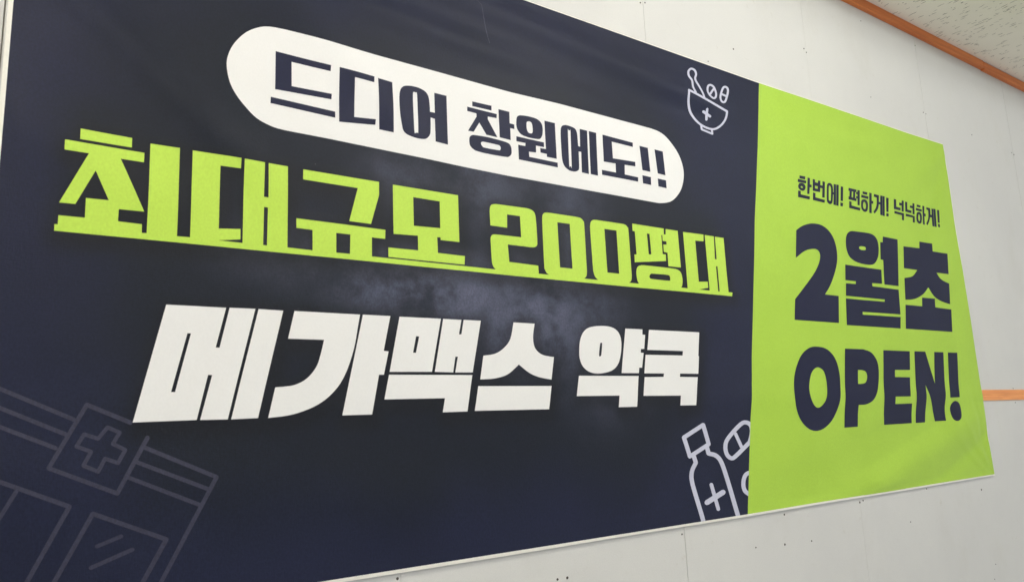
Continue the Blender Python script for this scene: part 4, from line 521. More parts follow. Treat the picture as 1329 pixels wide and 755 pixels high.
["capsule_print","","pale",2,"",[[20275,25907,20279,25940,20170,25916,20166,25883],[20278,25935,20289,25972,20182,25957,20171,25921],[20288,25969,20304,26009,20200,26001,20183,25960],[20304,26007,20324,26052,20221,26047,20201,26002],[20324,26051,20351,26105,20249,26103,20222,26049],[20350,26104,20384,26165,20283,26166,20250,26104],[20383,26164,20418,26224,20319,26227,20284,26167],[20417,26223,20448,26273,20350,26278,20319,26228],[20447,26271,20472,26308,20376,26316,20351,26280],[20470,26305,20492,26334,20399,26348,20378,26319],[20488,26329,20509,26352,20424,26376,20403,26353],[20502,26346,20525,26366,20453,26402,20430,26382],[20516,26359,20541,26376,20486,26425,20461,26408],[20530,26370,20556,26383,20523,26445,20497,26432],[20542,26377,20569,26386,20563,26460,20537,26451],[20554,26382,20580,26386,20603,26468,20577,26463],[20567,26386,20594,26385,20642,26468,20616,26469],[20585,26386,20613,26381,20679,26462,20651,26467],[20606,26383,20631,26373,20711,26450,20686,26460],[20624,26377,20642,26362,20737,26431,20719,26446],[20636,26369,20648,26350,20754,26406,20743,26425],[20645,26355,20651,26332,20762,26377,20756,26401],[20650,26337,20651,26309,20763,26344,20763,26372],[20651,26313,20646,26280,20758,26306,20763,26339],[20647,26285,20636,26246,20746,26263,20757,26302],[20637,26249,20620,26205,20728,26215,20745,26260],[20621,26207,20600,26159,20705,26165,20727,26213],[20600,26160,20576,26111,20681,26114,20705,26164],[20577,26112,20549,26057,20652,26059,20680,26114],[20549,26058,20517,25999,20618,25998,20651,26058],[20517,26000,20484,25943,20584,25940,20618,25997],[20486,25946,20454,25899,20550,25890,20582,25937],[20457,25904,20428,25869,20517,25850,20546,25885],[20433,25875,20405,25848,20483,25817,20511,25844],[20414,25855,20386,25835,20446,25789,20474,25810],[20399,25843,20370,25828,20404,25767,20433,25781],[20386,25835,20355,25825,20355,25751,20387,25760],[20370,25828,20336,25825,20307,25744,20340,25748],[20348,25825,20316,25828,20263,25747,20295,25744],[20328,25825,20302,25834,20227,25758,20252,25749],[20312,25829,20293,25845,20199,25780,20218,25764],[20297,25840,20283,25863,20180,25808,20194,25785],[20285,25859,20276,25887,20169,25841,20178,25813],[20277,25882,20275,25913,20165,25877,20168,25846],[20272,25899,20246,25869,20204,25855,20172,25863,20168,25890,20194,25920,20236,25935,20268,25927],[20277,25932,20250,25903,20209,25888,20176,25896,20172,25924,20199,25953,20241,25968,20273,25960],[20288,25969,20261,25939,20220,25924,20187,25933,20183,25960,20210,25990,20252,26005,20284,25996],[20305,26009,20278,25979,20236,25964,20204,25973,20200,26000,20226,26030,20268,26045,20301,26037],[20325,26054,20299,26024,20257,26009,20224,26018,20220,26045,20247,26075,20289,26090,20321,26082],[20353,26109,20326,26078,20284,26063,20251,26072,20247,26099,20274,26129,20316,26145,20349,26136],[20386,26170,20359,26140,20317,26125,20285,26133,20281,26161,20308,26191,20350,26206,20382,26198],[20421,26230,20394,26200,20352,26185,20320,26193,20316,26221,20342,26251,20384,26266,20417,26258],[20452,26280,20425,26250,20383,26235,20350,26243,20346,26270,20373,26301,20415,26316,20448,26308],[20477,26317,20450,26287,20408,26271,20375,26280,20371,26307,20398,26338,20440,26353,20473,26345],[20499,26346,20471,26316,20429,26300,20397,26309,20392,26336,20419,26366,20462,26382,20494,26374],[20519,26369,20492,26338,20450,26323,20417,26331,20413,26359,20440,26389,20483,26405,20515,26397],[20542,26389,20515,26358,20472,26343,20440,26351,20436,26379,20463,26409,20505,26425,20538,26416],[20567,26406,20540,26375,20497,26360,20464,26368,20460,26396,20487,26426,20530,26442,20563,26434],[20593,26419,20566,26389,20523,26373,20490,26381,20486,26409,20513,26440,20556,26455,20589,26447],[20619,26428,20592,26397,20549,26382,20516,26390,20512,26418,20540,26448,20582,26464,20615,26456],[20645,26432,20617,26401,20575,26386,20542,26394,20538,26422,20565,26453,20608,26468,20641,26460],[20672,26432,20644,26401,20602,26385,20569,26394,20565,26421,20592,26452,20635,26468,20668,26459],[20700,26426,20672,26396,20630,26380,20597,26388,20593,26416,20620,26447,20662,26462,20696,26454],[20725,26416,20697,26386,20655,26370,20622,26379,20618,26406,20645,26437,20688,26453,20721,26444],[20743,26402,20716,26371,20673,26356,20640,26364,20636,26392,20663,26422,20706,26438,20739,26430],[20754,26383,20727,26352,20684,26337,20651,26345,20647,26373,20674,26404,20717,26419,20750,26411],[20760,26360,20733,26329,20690,26313,20657,26322,20653,26349,20680,26380,20723,26396,20756,26387],[20761,26331,20733,26301,20691,26285,20657,26294,20653,26321,20681,26352,20723,26367,20757,26359],[20756,26298,20728,26268,20686,26252,20653,26261,20648,26288,20676,26319,20719,26334,20752,26326],[20745,26259,20717,26229,20674,26213,20641,26222,20637,26249,20665,26280,20707,26295,20741,26287],[20727,26215,20700,26184,20657,26169,20624,26178,20620,26205,20648,26236,20690,26251,20723,26243],[20706,26167,20679,26137,20636,26121,20603,26130,20599,26157,20626,26188,20669,26203,20702,26195],[20682,26117,20655,26087,20612,26072,20579,26080,20575,26108,20602,26138,20645,26154,20678,26145],[20653,26063,20626,26032,20584,26017,20551,26026,20547,26053,20574,26083,20616,26099,20649,26090],[20621,26003,20594,25973,20551,25958,20518,25966,20514,25994,20541,26024,20584,26039,20617,26030],[20587,25946,20560,25916,20517,25901,20485,25910,20481,25937,20508,25967,20550,25982,20583,25973],[20555,25899,20528,25869,20485,25854,20453,25863,20449,25890,20476,25920,20518,25935,20551,25927],[20525,25864,20498,25834,20456,25819,20423,25828,20419,25855,20446,25885,20488,25900,20521,25891],[20497,25837,20470,25807,20428,25792,20395,25801,20391,25828,20418,25858,20460,25873,20493,25864],[20469,25816,20442,25786,20400,25772,20367,25780,20363,25808,20390,25838,20432,25853,20465,25844],[20440,25802,20413,25772,20371,25757,20338,25766,20334,25793,20361,25823,20403,25838,20436,25829],[20408,25792,20381,25762,20339,25748,20306,25756,20302,25784,20329,25813,20371,25828,20404,25820],[20374,25789,20347,25759,20305,25744,20273,25753,20269,25780,20296,25810,20337,25825,20370,25816],[20342,25792,20316,25762,20274,25747,20242,25756,20238,25783,20264,25813,20306,25828,20338,25819],[20317,25801,20290,25771,20249,25756,20216,25765,20212,25792,20239,25822,20281,25837,20313,25828],[20298,25817,20272,25787,20230,25772,20198,25781,20193,25808,20220,25838,20262,25853,20294,25844],[20284,25840,20257,25810,20215,25796,20183,25804,20179,25832,20206,25861,20247,25876,20280,25868],[20275,25868,20248,25839,20207,25824,20174,25832,20170,25860,20197,25889,20238,25904,20271,25896],[20315,26055,20551,26030,20608,26112,20371,26137],[20395,26101,20369,26071,20327,26055,20294,26064,20290,26091,20317,26121,20359,26137,20391,26128],[20633,26076,20606,26046,20563,26030,20530,26039,20526,26066,20553,26097,20596,26112,20629,26103]],[]],
["bottle_print","","pale",2,"",[[17139,14521,18021,14858,17934,14963,17055,14625],[17888,14896,18065,14318,18246,14345,18068,14925],[18113,14385,17238,14069,17320,13964,18199,14278],[17365,14029,17183,14587,17012,14559,17193,14004],[17182,14558,17140,14521,17073,14515,17021,14543,17013,14588,17055,14624,17121,14631,17174,14603],[18066,14896,18022,14858,17952,14851,17897,14879,17889,14925,17933,14963,18003,14970,18058,14942],[18245,14315,18200,14279,18130,14273,18075,14301,18067,14348,18112,14384,18182,14390,18237,14362],[17364,14000,17321,13964,17254,13959,17202,13988,17194,14033,17236,14068,17303,14073,17356,14045],[17366,13991,17436,13811,17615,13841,17545,14023],[17447,13858,17404,13811,17561,13746,17604,13794],[17405,13812,17352,13757,17507,13690,17560,13745],[17350,13755,17299,13695,17458,13633,17510,13693],[17294,13689,17256,13628,17424,13579,17463,13640],[17252,13621,17228,13563,17403,13528,17428,13586],[17226,13557,17210,13498,17389,13474,17405,13533],[17209,13492,17202,13427,17383,13416,17390,13481],[17202,13421,17205,13344,17387,13344,17383,13422],[17205,13339,17219,13255,17400,13264,17386,13349],[17219,13251,17243,13160,17422,13177,17399,13268],[17243,13158,17276,13050,17455,13070,17422,13179],[17276,13049,17318,12912,17497,12932,17455,13070],[17318,12912,17375,12725,17554,12744,17497,12932],[17375,12725,17446,12500,17625,12518,17554,12744],[17446,12499,17517,12275,17697,12292,17625,12518],[17517,12275,17576,12089,17756,12105,17697,12292],[17544,13990,17500,13953,17430,13948,17375,13977,17367,14024,17411,14061,17481,14067,17536,14037],[17615,13809,17570,13772,17500,13767,17445,13797,17437,13843,17481,13880,17551,13885,17607,13856],[17571,13761,17527,13725,17457,13720,17402,13750,17394,13796,17438,13833,17508,13838,17563,13808],[17518,13706,17474,13670,17404,13665,17349,13695,17342,13741,17385,13778,17455,13783,17510,13753],[17467,13647,17423,13610,17353,13606,17299,13635,17291,13682,17334,13718,17404,13723,17459,13694],[17428,13586,17384,13550,17315,13545,17260,13575,17253,13621,17296,13658,17366,13662,17420,13633],[17403,13527,17360,13491,17290,13487,17236,13517,17228,13563,17271,13599,17341,13604,17396,13574],[17387,13468,17343,13432,17274,13428,17220,13458,17212,13504,17255,13540,17325,13545,17379,13515],[17380,13403,17336,13367,17267,13363,17213,13393,17205,13439,17248,13475,17318,13480,17372,13450],[17383,13326,17339,13290,17270,13286,17216,13316,17208,13362,17251,13398,17321,13402,17375,13372],[17396,13241,17353,13205,17284,13202,17229,13232,17222,13278,17265,13313,17334,13318,17389,13288],[17420,13150,17376,13114,17307,13111,17253,13141,17245,13187,17288,13222,17358,13226,17412,13196],[17453,13041,17409,13005,17340,13002,17286,13032,17278,13078,17321,13114,17391,13117,17445,13087],[17495,12903,17451,12868,17382,12864,17327,12895,17320,12941,17363,12976,17433,12980,17487,12949],[17552,12715,17509,12680,17439,12677,17385,12708,17377,12754,17421,12789,17490,12792,17545,12761],[17623,12489,17579,12454,17510,12452,17455,12483,17448,12529,17491,12563,17561,12566,17616,12535],[17695,12263,17651,12229,17581,12227,17527,12258,17519,12304,17563,12338,17632,12341,17687,12309],[17754,12076,17710,12042,17640,12040,17585,12072,17578,12118,17622,12152,17691,12154,17746,12122],[17970,14241,18027,14049,18215,14075,18157,14267],[18092,14002,18166,13987,18224,14107,18150,14122],[18168,13986,18257,13970,18311,14091,18221,14108],[18250,13971,18341,13949,18409,14068,18318,14090],[18324,13954,18403,13923,18505,14031,18425,14063],[18389,13930,18451,13893,18582,13987,18519,14024],[18441,13899,18494,13857,18645,13938,18592,13980],[18485,13866,18534,13810,18704,13872,18654,13929],[18528,13817,18578,13737,18760,13784,18709,13865],[18576,13741,18624,13642,18811,13679,18762,13780],[18623,13645,18668,13528,18858,13558,18813,13676],[18667,13530,18717,13385,18909,13411,18859,13557],[18717,13385,18779,13199,18971,13223,18909,13410],[18778,13200,18861,12944,19054,12966,18971,13223],[18861,12945,18958,12634,19152,12654,19054,12966],[18958,12635,19054,12324,19249,12342,19152,12654],[19054,12324,19134,12067,19329,12084,19249,12342],[18155,14237,18109,14199,18037,14194,17980,14223,17972,14271,18018,14309,18091,14315,18147,14285],[18212,14045,18166,14007,18094,14001,18037,14031,18029,14079,18075,14117,18148,14122,18205,14093],[18287,14029,18241,13992,18168,13986,18111,14016,18103,14064,18149,14102,18222,14107,18279,14077],[18376,14013,18330,13975,18257,13970,18200,14000,18192,14048,18238,14085,18311,14091,18368,14061],[18467,13991,18421,13953,18347,13948,18290,13978,18282,14026,18329,14064,18402,14069,18460,14039],[18547,13959,18500,13921,18426,13916,18369,13946,18361,13994,18408,14032,18481,14038,18539,14008],[18610,13922,18563,13884,18489,13879,18431,13909,18423,13957,18470,13995,18544,14001,18602,13970],[18663,13880,18616,13842,18542,13837,18484,13867,18476,13915,18523,13953,18597,13959,18655,13928],[18712,13823,18665,13785,18591,13780,18533,13811,18525,13859,18572,13897,18646,13902,18704,13872],[18763,13742,18715,13705,18641,13700,18583,13730,18575,13778,18622,13816,18697,13821,18755,13791],[18811,13642,18764,13604,18690,13600,18631,13630,18624,13679,18671,13716,18745,13721,18804,13690],[18857,13525,18810,13487,18735,13483,18677,13514,18669,13562,18716,13599,18791,13604,18849,13573],[18907,13379,18859,13342,18785,13337,18727,13368,18719,13416,18766,13454,18841,13458,18899,13427],[18969,13192,18921,13155,18846,13151,18788,13182,18780,13231,18828,13267,18903,13272,18961,13240],[19052,12935,19004,12899,18929,12895,18871,12927,18863,12975,18910,13012,18985,13015,19044,12984],[19150,12624,19102,12588,19026,12585,18968,12617,18960,12665,19008,12701,19083,12704,19142,12672],[19246,12312,19198,12276,19123,12274,19064,12306,19057,12354,19104,12390,19180,12392,19239,12360],[19327,12054,19279,12018,19203,12016,19144,12049,19137,12097,19184,12132,19260,12134,19319,12102],[18045,13144,18262,12418,18422,12433,18204,13162],[18203,13136,18164,13105,18102,13102,18053,13129,18047,13169,18086,13200,18147,13203,18196,13177],[18420,12408,18381,12378,18319,12376,18271,12403,18264,12443,18303,12474,18365,12476,18414,12449],[17923,12589,18674,12823,18566,12961,17818,12724],[17980,12632,17925,12590,17839,12586,17772,12624,17763,12681,17817,12723,17903,12727,17970,12689],[18733,12868,18676,12824,18586,12820,18517,12858,18507,12916,18564,12960,18653,12964,18723,12926]],[[-10000,10000,40000,10000,40000,12148,-10000,12148]]],
["capsule_print","","pale",2,"",[[20043,14360,19870,14268,19998,14171,20172,14264],[19870,14267,19662,14155,19789,14060,19998,14171],[19663,14156,19462,14049,19587,13953,19789,14059],[19464,14050,19310,13973,19429,13875,19584,13952],[19314,13975,19222,13934,19333,13832,19425,13873],[19232,13938,19178,13919,19269,13810,19323,13828],[19211,13926,19174,13923,19198,13800,19236,13803],[19206,13922,19164,13928,19125,13806,19167,13801],[19183,13924,19131,13938,19055,13824,19107,13810],[19153,13930,19101,13956,18982,13858,19033,13832],[19115,13947,19070,13982,18923,13901,18968,13867],[19080,13972,19045,14013,18877,13952,18912,13911],[19052,14003,19026,14052,18844,14012,18870,13962],[19029,14045,19011,14104,18823,14077,18841,14019],[19012,14096,19005,14159,18814,14147,18822,14085],[19005,14150,19011,14212,18820,14218,18814,14156],[19010,14207,19023,14264,18834,14280,18820,14223],[19021,14258,19043,14315,18857,14342,18835,14286],[19037,14304,19080,14365,18905,14414,18863,14353],[19072,14355,19150,14428,18992,14497,18914,14424],[19142,14422,19278,14520,19135,14602,19000,14504],[19274,14518,19456,14634,19319,14722,19139,14605],[19453,14633,19641,14744,19509,14836,19322,14724],[19636,14742,19790,14824,19665,14920,19513,14838],[19779,14819,19883,14861,19780,14968,19676,14925],[19860,14854,19938,14871,19881,14992,19803,14975],[19905,14867,19968,14868,19977,14996,19914,14996],[19950,14869,20012,14862,20056,14989,19995,14995],[19998,14864,20062,14850,20135,14973,20070,14987],[20040,14857,20099,14833,20217,14942,20157,14966],[20082,14842,20132,14808,20284,14899,20234,14933],[20118,14820,20154,14780,20334,14847,20298,14887],[20144,14795,20163,14747,20363,14783,20344,14832],[20160,14759,20165,14702,20370,14714,20365,14771],[20165,14710,20159,14648,20363,14645,20370,14707],[20160,14653,20146,14590,20348,14577,20363,14640],[20148,14596,20121,14528,20319,14502,20346,14570],[20123,14533,20085,14460,20278,14423,20317,14497],[20086,14462,20045,14391,20236,14350,20277,14421],[20045,14391,20012,14332,20203,14292,20236,14351],[20204,14295,20155,14256,20078,14250,20018,14280,20010,14329,20059,14367,20137,14374,20197,14344],[20031,14202,19981,14164,19905,14158,19846,14188,19838,14236,19887,14275,19963,14281,20023,14251],[19821,14090,19773,14053,19697,14047,19638,14077,19631,14125,19679,14163,19755,14168,19814,14139],[19619,13984,19571,13946,19496,13941,19438,13971,19430,14019,19478,14056,19553,14062,19611,14032],[19463,13907,19416,13870,19341,13864,19284,13894,19276,13942,19323,13979,19398,13984,19456,13954],[19371,13866,19324,13829,19249,13823,19192,13853,19184,13901,19231,13938,19305,13943,19363,13913],[19317,13847,19270,13810,19196,13805,19138,13835,19131,13882,19178,13919,19251,13924,19309,13894],[19279,13844,19232,13807,19159,13802,19101,13832,19094,13879,19141,13916,19214,13921,19272,13891],[19237,13849,19191,13812,19117,13807,19060,13837,19052,13884,19099,13921,19172,13926,19230,13897],[19185,13864,19138,13827,19065,13821,19008,13851,19001,13898,19047,13935,19120,13940,19178,13911],[19134,13889,19087,13852,19014,13847,18957,13877,18950,13924,18996,13961,19069,13966,19126,13937],[19088,13924,19042,13887,18969,13882,18912,13912,18904,13958,18951,13995,19024,14001,19081,13971],[19053,13965,19006,13928,18933,13923,18877,13953,18869,13999,18915,14037,18988,14042,19045,14012],[19027,14015,18981,13978,18908,13973,18851,14002,18843,14049,18890,14086,18962,14092,19019,14062],[19009,14074,18962,14036,18889,14031,18833,14060,18825,14107,18871,14144,18944,14150,19001,14121],[19001,14136,18955,14099,18882,14094,18825,14123,18818,14170,18864,14207,18936,14213,18993,14184],[19007,14198,18960,14161,18888,14155,18831,14185,18823,14232,18869,14269,18942,14275,18999,14246],[19020,14256,18974,14218,18901,14212,18844,14242,18837,14289,18883,14326,18956,14332,19013,14303],[19042,14312,18995,14274,18922,14268,18865,14297,18858,14345,18904,14382,18977,14388,19034,14359],[19085,14373,19039,14336,18965,14330,18908,14359,18901,14406,18947,14444,19020,14450,19078,14421],[19164,14447,19117,14409,19043,14403,18986,14432,18978,14479,19025,14517,19099,14523,19156,14494],[19300,14545,19253,14507,19178,14501,19121,14530,19113,14577,19160,14615,19234,14622,19292,14593],[19482,14662,19434,14624,19359,14617,19301,14646,19293,14694,19341,14733,19416,14739,19474,14710],[19670,14774,19622,14735,19546,14728,19487,14758,19480,14806,19528,14845,19603,14852,19662,14823],[19823,14856,19775,14817,19698,14810,19639,14839,19632,14888,19680,14927,19756,14934,19816,14905],[19928,14899,19879,14860,19803,14853,19743,14882,19736,14930,19784,14970,19861,14977,19921,14948],[20006,14916,19957,14877,19880,14869,19820,14899,19813,14947,19862,14987,19939,14994,19999,14965],[20070,14916,20020,14877,19943,14870,19883,14899,19876,14948,19925,14987,20002,14995,20062,14965],[20131,14910,20082,14870,20004,14863,19945,14892,19937,14941,19986,14980,20064,14988,20124,14958],[20196,14896,20146,14856,20069,14849,20008,14879,20001,14927,20050,14967,20128,14974,20188,14945],[20256,14871,20206,14832,20128,14825,20068,14854,20060,14903,20110,14943,20188,14950,20248,14920],[20306,14838,20256,14798,20178,14791,20118,14821,20110,14869,20160,14909,20238,14916,20299,14887],[20342,14798,20292,14758,20214,14751,20154,14780,20146,14829,20196,14869,20274,14876,20335,14847],[20361,14749,20311,14710,20233,14703,20172,14732,20165,14781,20214,14821,20293,14828,20353,14798],[20366,14692,20315,14653,20237,14646,20177,14676,20169,14724,20219,14764,20297,14771,20358,14741],[20359,14630,20309,14591,20231,14584,20171,14614,20163,14663,20213,14702,20291,14709,20352,14679],[20345,14567,20295,14527,20217,14521,20157,14551,20149,14599,20199,14639,20277,14645,20337,14616],[20318,14498,20268,14459,20190,14453,20130,14483,20123,14531,20172,14570,20250,14577,20310,14547],[20279,14425,20229,14386,20152,14379,20092,14409,20084,14458,20133,14497,20211,14503,20271,14473],[20238,14354,20188,14315,20111,14309,20051,14339,20043,14388,20093,14426,20170,14433,20230,14403],[20204,14295,20155,14256,20078,14250,20018,14280,20010,14329,20059,14367,20137,14374,20197,14344],[19376,14579,19609,14161,19761,14198,19528,14617],[19529,14585,19490,14553,19429,14548,19381,14572,19375,14611,19414,14642,19475,14648,19523,14624],[19762,14166,19723,14135,19661,14130,19614,14154,19607,14193,19647,14224,19708,14229,19756,14205]],[[22542,27059,22401,26352,22287,25736,22077,24528,21874,23576,21488,21733,21068,19432,20676,17370,20322,15377,20130,14390,19938,13498,19668,12149,30221,11933,35002,29582]]],
["ring_print","","pale",2,"",[[20042,13460,19973,13450,20019,13327,20089,13337],[19976,13450,19892,13440,19932,13317,20016,13327],[19882,13438,19799,13422,19858,13303,19942,13319],[19775,13415,19705,13387,19812,13282,19882,13310],[19681,13374,19627,13330,19782,13252,19837,13296],[19617,13321,19571,13266,19746,13207,19792,13262],[19566,13258,19531,13197,19716,13153,19751,13214],[19528,13190,19506,13129,19697,13099,19719,13160],[19504,13122,19493,13059,19687,13043,19699,13106],[19492,13053,19491,12986,19687,12982,19688,13049],[19492,12977,19506,12912,19701,12925,19686,12991],[19511,12899,19544,12840,19729,12877,19696,12937],[19558,12822,19621,12769,19778,12841,19715,12894],[19635,12759,19723,12710,19852,12801,19764,12850],[19728,12707,19820,12662,19939,12759,19846,12804],[19818,12663,19893,12624,20016,12719,19941,12758],[20162,13380,20113,13343,20037,13339,19977,13370,19970,13417,20018,13454,20095,13459,20155,13428],[20092,13370,20043,13333,19967,13329,19908,13359,19900,13407,19949,13444,20025,13449,20085,13418],[20008,13360,19959,13323,19883,13319,19824,13349,19817,13397,19865,13434,19941,13438,20000,13408],[19924,13344,19875,13307,19800,13303,19741,13334,19733,13381,19781,13418,19857,13422,19916,13392],[19854,13316,19806,13279,19730,13275,19672,13306,19664,13353,19712,13390,19787,13394,19846,13364],[19799,13272,19751,13236,19676,13232,19617,13263,19610,13310,19658,13347,19733,13351,19792,13320],[19753,13217,19705,13181,19630,13177,19572,13208,19564,13255,19612,13291,19687,13296,19746,13265],[19718,13156,19670,13120,19595,13116,19537,13147,19529,13194,19577,13230,19652,13235,19710,13204],[19695,13095,19647,13059,19573,13055,19515,13086,19507,13133,19555,13169,19629,13173,19688,13142],[19684,13032,19636,12996,19561,12992,19504,13023,19496,13070,19543,13106,19618,13110,19676,13079],[19683,12965,19635,12929,19561,12925,19503,12956,19495,13003,19543,13039,19617,13043,19676,13012],[19697,12899,19650,12863,19575,12860,19517,12890,19510,12938,19557,12973,19632,12977,19690,12946],[19730,12839,19683,12803,19608,12800,19550,12831,19542,12878,19590,12914,19665,12917,19723,12886],[19794,12785,19746,12749,19671,12746,19613,12777,19605,12825,19653,12860,19728,12864,19786,12832],[19882,12735,19834,12700,19759,12697,19700,12728,19693,12775,19741,12811,19816,12814,19874,12783],[19974,12690,19926,12655,19851,12652,19792,12683,19785,12730,19833,12766,19908,12769,19967,12738],[20050,12652,20002,12616,19926,12613,19867,12645,19860,12692,19908,12728,19984,12731,20043,12699]],[[22542,27059,22401,26352,22287,25736,22077,24528,21874,23576,21488,21733,21068,19432,20676,17370,20322,15377,20130,14390,19938,13498,19668,12149,30221,11933,35002,29582]]],
["storefront_print","","faint",1,"",[[115,16097,1402,15470,1424,15540,134,16165],[155,16124,143,16100,121,16095,100,16111,94,16138,105,16162,128,16167,148,16151],[1447,15496,1434,15473,1408,15468,1386,15485,1380,15513,1393,15537,1418,15542,1440,15525],[138,15767,1290,15214,1311,15284,156,15835],[177,15793,166,15770,143,15765,123,15781,116,15809,128,15832,150,15837,171,15821],[1334,15240,1321,15217,1296,15212,1274,15229,1268,15258,1281,15281,1305,15286,1327,15269],[160,15446,1151,14979,1170,15048,177,15513],[199,15471,188,15449,165,15444,145,15460,139,15487,150,15510,172,15515,193,15499],[1193,15004,1180,14981,1156,14977,1134,14994,1128,15022,1140,15045,1165,15050,1187,15033],[2350,15461,1616,15801,1593,15727,2324,15386],[1573,15785,1046,14697,1105,14654,1636,15743],[1066,14640,2163,14125,2185,14197,1085,14710],[2207,14140,2673,15114,2604,15157,2141,14183],[2374,15414,2359,15389,2331,15383,2307,15402,2300,15433,2315,15458,2343,15463,2367,15445],[1640,15756,1626,15730,1600,15725,1576,15742,1569,15773,1583,15798,1610,15803,1633,15786],[1109,14666,1096,14642,1071,14638,1049,14656,1042,14685,1055,14708,1080,14712,1102,14695],[2210,14151,2195,14127,2168,14123,2144,14142,2138,14172,2152,14196,2179,14199,2203,14181],[2676,15126,2661,15100,2632,15095,2607,15114,2600,15145,2616,15171,2644,15176,2669,15157],[1950,15317,2154,15215,2177,15281,1972,15382],[2136,15268,2032,15069,2090,15029,2195,15228],[2048,15017,2259,14898,2285,14962,2073,15081],[2242,14949,2133,14721,2192,14682,2302,14911],[2171,14735,1955,14824,1938,14758,2154,14668],[1917,14809,1817,14585,1875,14548,1976,14773],[1857,14599,1617,14720,1596,14656,1836,14535],[1635,14669,1746,14907,1689,14945,1578,14707],[1726,14959,1488,15061,1471,14996,1708,14893],[1507,15008,1619,15218,1563,15258,1452,15049],[1583,15205,1809,15119,1824,15186,1599,15272],[1842,15128,1987,15325,1935,15374,1791,15176],[1994,15341,1981,15319,1956,15314,1935,15330,1929,15358,1942,15380,1966,15385,1987,15369],[2198,15240,2185,15217,2161,15213,2139,15229,2133,15257,2146,15279,2170,15284,2192,15268],[2093,15040,2080,15018,2056,15014,2034,15030,2028,15057,2041,15080,2066,15084,2087,15068],[2305,14921,2292,14899,2267,14894,2245,14911,2239,14938,2252,14961,2277,14965,2299,14948],[2195,14692,2182,14670,2158,14667,2136,14683,2130,14710,2143,14732,2167,14736,2189,14720],[1978,14782,1966,14760,1942,14756,1920,14773,1914,14800,1927,14822,1951,14826,1972,14809],[1878,14558,1865,14536,1841,14533,1820,14549,1814,14576,1827,14597,1851,14601,1872,14585],[1638,14679,1625,14658,1602,14654,1581,14670,1575,14697,1588,14718,1611,14722,1632,14706],[1749,14917,1736,14895,1713,14891,1692,14908,1686,14934,1698,14956,1722,14960,1743,14944],[1511,15020,1499,14999,1475,14995,1455,15010,1449,15037,1461,15059,1484,15063,1505,15047],[1622,15230,1610,15208,1587,15204,1566,15220,1560,15246,1572,15268,1595,15273,1616,15257],[1848,15144,1836,15122,1812,15118,1791,15134,1785,15161,1797,15183,1821,15187,1842,15171],[2553,14938,3885,14297,3913,14371,2577,15009],[3863,14356,2661,11981,2725,11936,3935,14313],[2601,14964,2587,14940,2559,14935,2535,14953,2529,14983,2543,15007,2571,15012,2595,14994],[3939,14323,3922,14298,3892,14295,3866,14314,3859,14345,3876,14370,3906,14374,3932,14355],[2728,11946,2714,11925,2687,11924,2664,11943,2658,11972,2672,11993,2698,11994,2722,11974],[2462,14665,3749,14077,3774,14148,2484,14734],[2508,14690,2494,14667,2468,14663,2445,14680,2439,14709,2452,14732,2479,14736,2502,14719],[3799,14102,3783,14078,3755,14075,3730,14094,3723,14123,3739,14147,3768,14151,3793,14132],[2331,14398,3581,13806,3606,13876,2353,14466],[2376,14422,2362,14400,2337,14396,2314,14414,2308,14442,2321,14465,2347,14468,2370,14451],[3631,13830,3616,13806,3587,13803,3563,13822,3556,13852,3572,13875,3600,13878,3625,13859],[255,14511,1419,13958,1439,14031,272,14582],[1397,14017,635,12394,694,12349,1461,13972],[296,14537,284,14514,260,14510,238,14527,232,14556,244,14579,268,14583,289,14566],[1464,13984,1450,13960,1424,13956,1400,13975,1394,14005,1407,14029,1434,14033,1457,14014],[697,12359,684,12338,660,12337,639,12356,632,12384,644,12405,668,12407,690,12388],[597,14339,294,13735,347,13692,652,14297],[656,14309,644,14287,621,14284,600,14300,594,14328,606,14349,629,14353,649,14336],[350,13704,339,13683,317,13680,297,13697,291,13724,302,13745,324,13747,344,13730],[1049,12210,1833,13816,1768,13861,988,12256],[1791,13802,3024,13227,3047,13302,1811,13875],[3000,13288,2388,12114,2455,12065,3072,13240],[1052,12221,1039,12199,1014,12198,992,12217,985,12246,998,12267,1023,12269,1045,12249],[1837,13827,1822,13803,1795,13800,1771,13819,1764,13850,1779,13874,1806,13877,1830,13858],[3075,13252,3059,13227,3029,13225,3003,13245,2996,13277,3012,13301,3042,13304,3068,13284],[2458,12076,2444,12053,2416,12052,2391,12073,2384,12103,2399,12125,2427,12127,2452,12106],[1907,13238,2292,13369,2265,13434,1881,13301],[1924,13260,1912,13240,1889,13238,1869,13254,1864,13280,1876,13299,1898,13301,1918,13285],[2310,13392,2297,13372,2274,13369,2253,13386,2247,13412,2260,13432,2283,13434,2304,13417],[1831,12884,2488,13115,2459,13183,1802,12949],[1847,12906,1835,12886,1812,12884,1791,12901,1785,12927,1798,12947,1821,12949,1841,12932],[2506,13138,2493,13118,2468,13115,2447,13133,2441,13160,2454,13180,2478,13183,2500,13165]],[[-10000,10000,40000,10000,40000,12148,-10000,12148]]],
["crease_mark","","scuff",1,"",[[10228,26494,10438,26347,10451,26362,10241,26509],[10436,26350,10565,25934,10582,25943,10453,26359],[10565,25934,10705,25341,10722,25349,10582,25943],[10243,26502,10239,26496,10232,26493,10227,26495,10226,26500,10230,26506,10236,26510,10242,26508],[10453,26355,10449,26349,10443,26346,10437,26348,10436,26353,10440,26360,10447,26363,10452,26361],[10582,25939,10578,25933,10571,25930,10566,25932,10565,25937,10569,25943,10575,25947,10581,25945],[10722,25346,10718,25340,10712,25337,10706,25339,10705,25344,10709,25350,10716,25353,10721,25351]],[]]]
groups = {}
def unpack(l): return [(l[i]/10000, l[i+1]/10000) for i in range(0, len(l), 2)]
plate = None
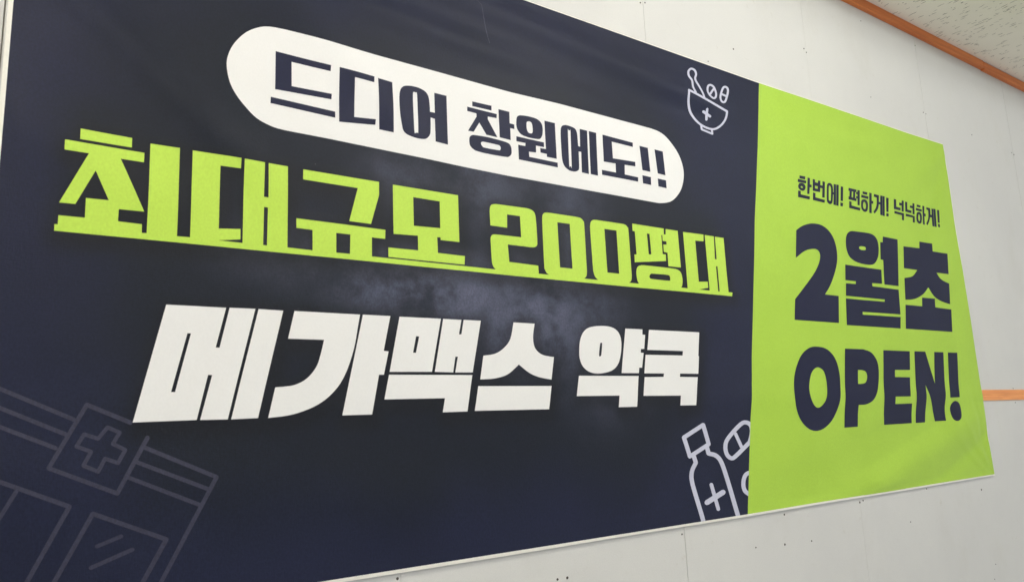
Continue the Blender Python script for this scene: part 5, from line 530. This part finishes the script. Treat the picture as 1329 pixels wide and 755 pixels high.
for (name, label, mat, layer, grp, adds, holes) in PRINTS:
    par = {'plate': plate}.get(grp) or banner
    o = sheet(name, [unpack(a) for a in adds], [unpack(h) for h in holes], M[mat], 0.0003*layer, par, 0.016)
    if label: o['label'] = label
    if name == 'rounded_plate': plate = o

# the lime and white words are printed with a soft black drop shadow: distance from each cloth vertex to the outlines
import numpy as np
S0, S1, SW = [], [], []
for (name, label, mat, layer, grp, adds, holes) in PRINTS:
    if grp or mat not in ('lime', 'white') or name == 'rounded_plate': continue
    for poly in adds + holes:
        p = unpack(poly); S0 += p; S1 += p[1:] + p[:1]
S0 = np.array(S0); S1 = np.array(S1)
me = navy_cloth.data
P = np.empty(len(me.vertices)*3); me.vertices.foreach_get('co', P); P = P.reshape(-1, 3)[:, [0, 2]]
P = P - np.array((0.008, -0.011))
val = np.zeros(len(P)); D = S1-S0; LL = np.maximum((D**2).sum(1), 1e-12)
for i in range(0, len(P), 2000):
    q = P[i:i+2000, None, :]
    u = np.clip(((q-S0)*D).sum(2)/LL, 0, 1)
    d = np.sqrt(((q-S0-D*u[..., None])**2).sum(2)).min(1)
    s = np.clip(1-d/0.040, 0, 1); val[i:i+2000] = s*s*(3-2*s)
at = me.attributes.new('printed_outline', 'FLOAT', 'POINT')
at.data.foreach_set('value', val.astype(np.float32))
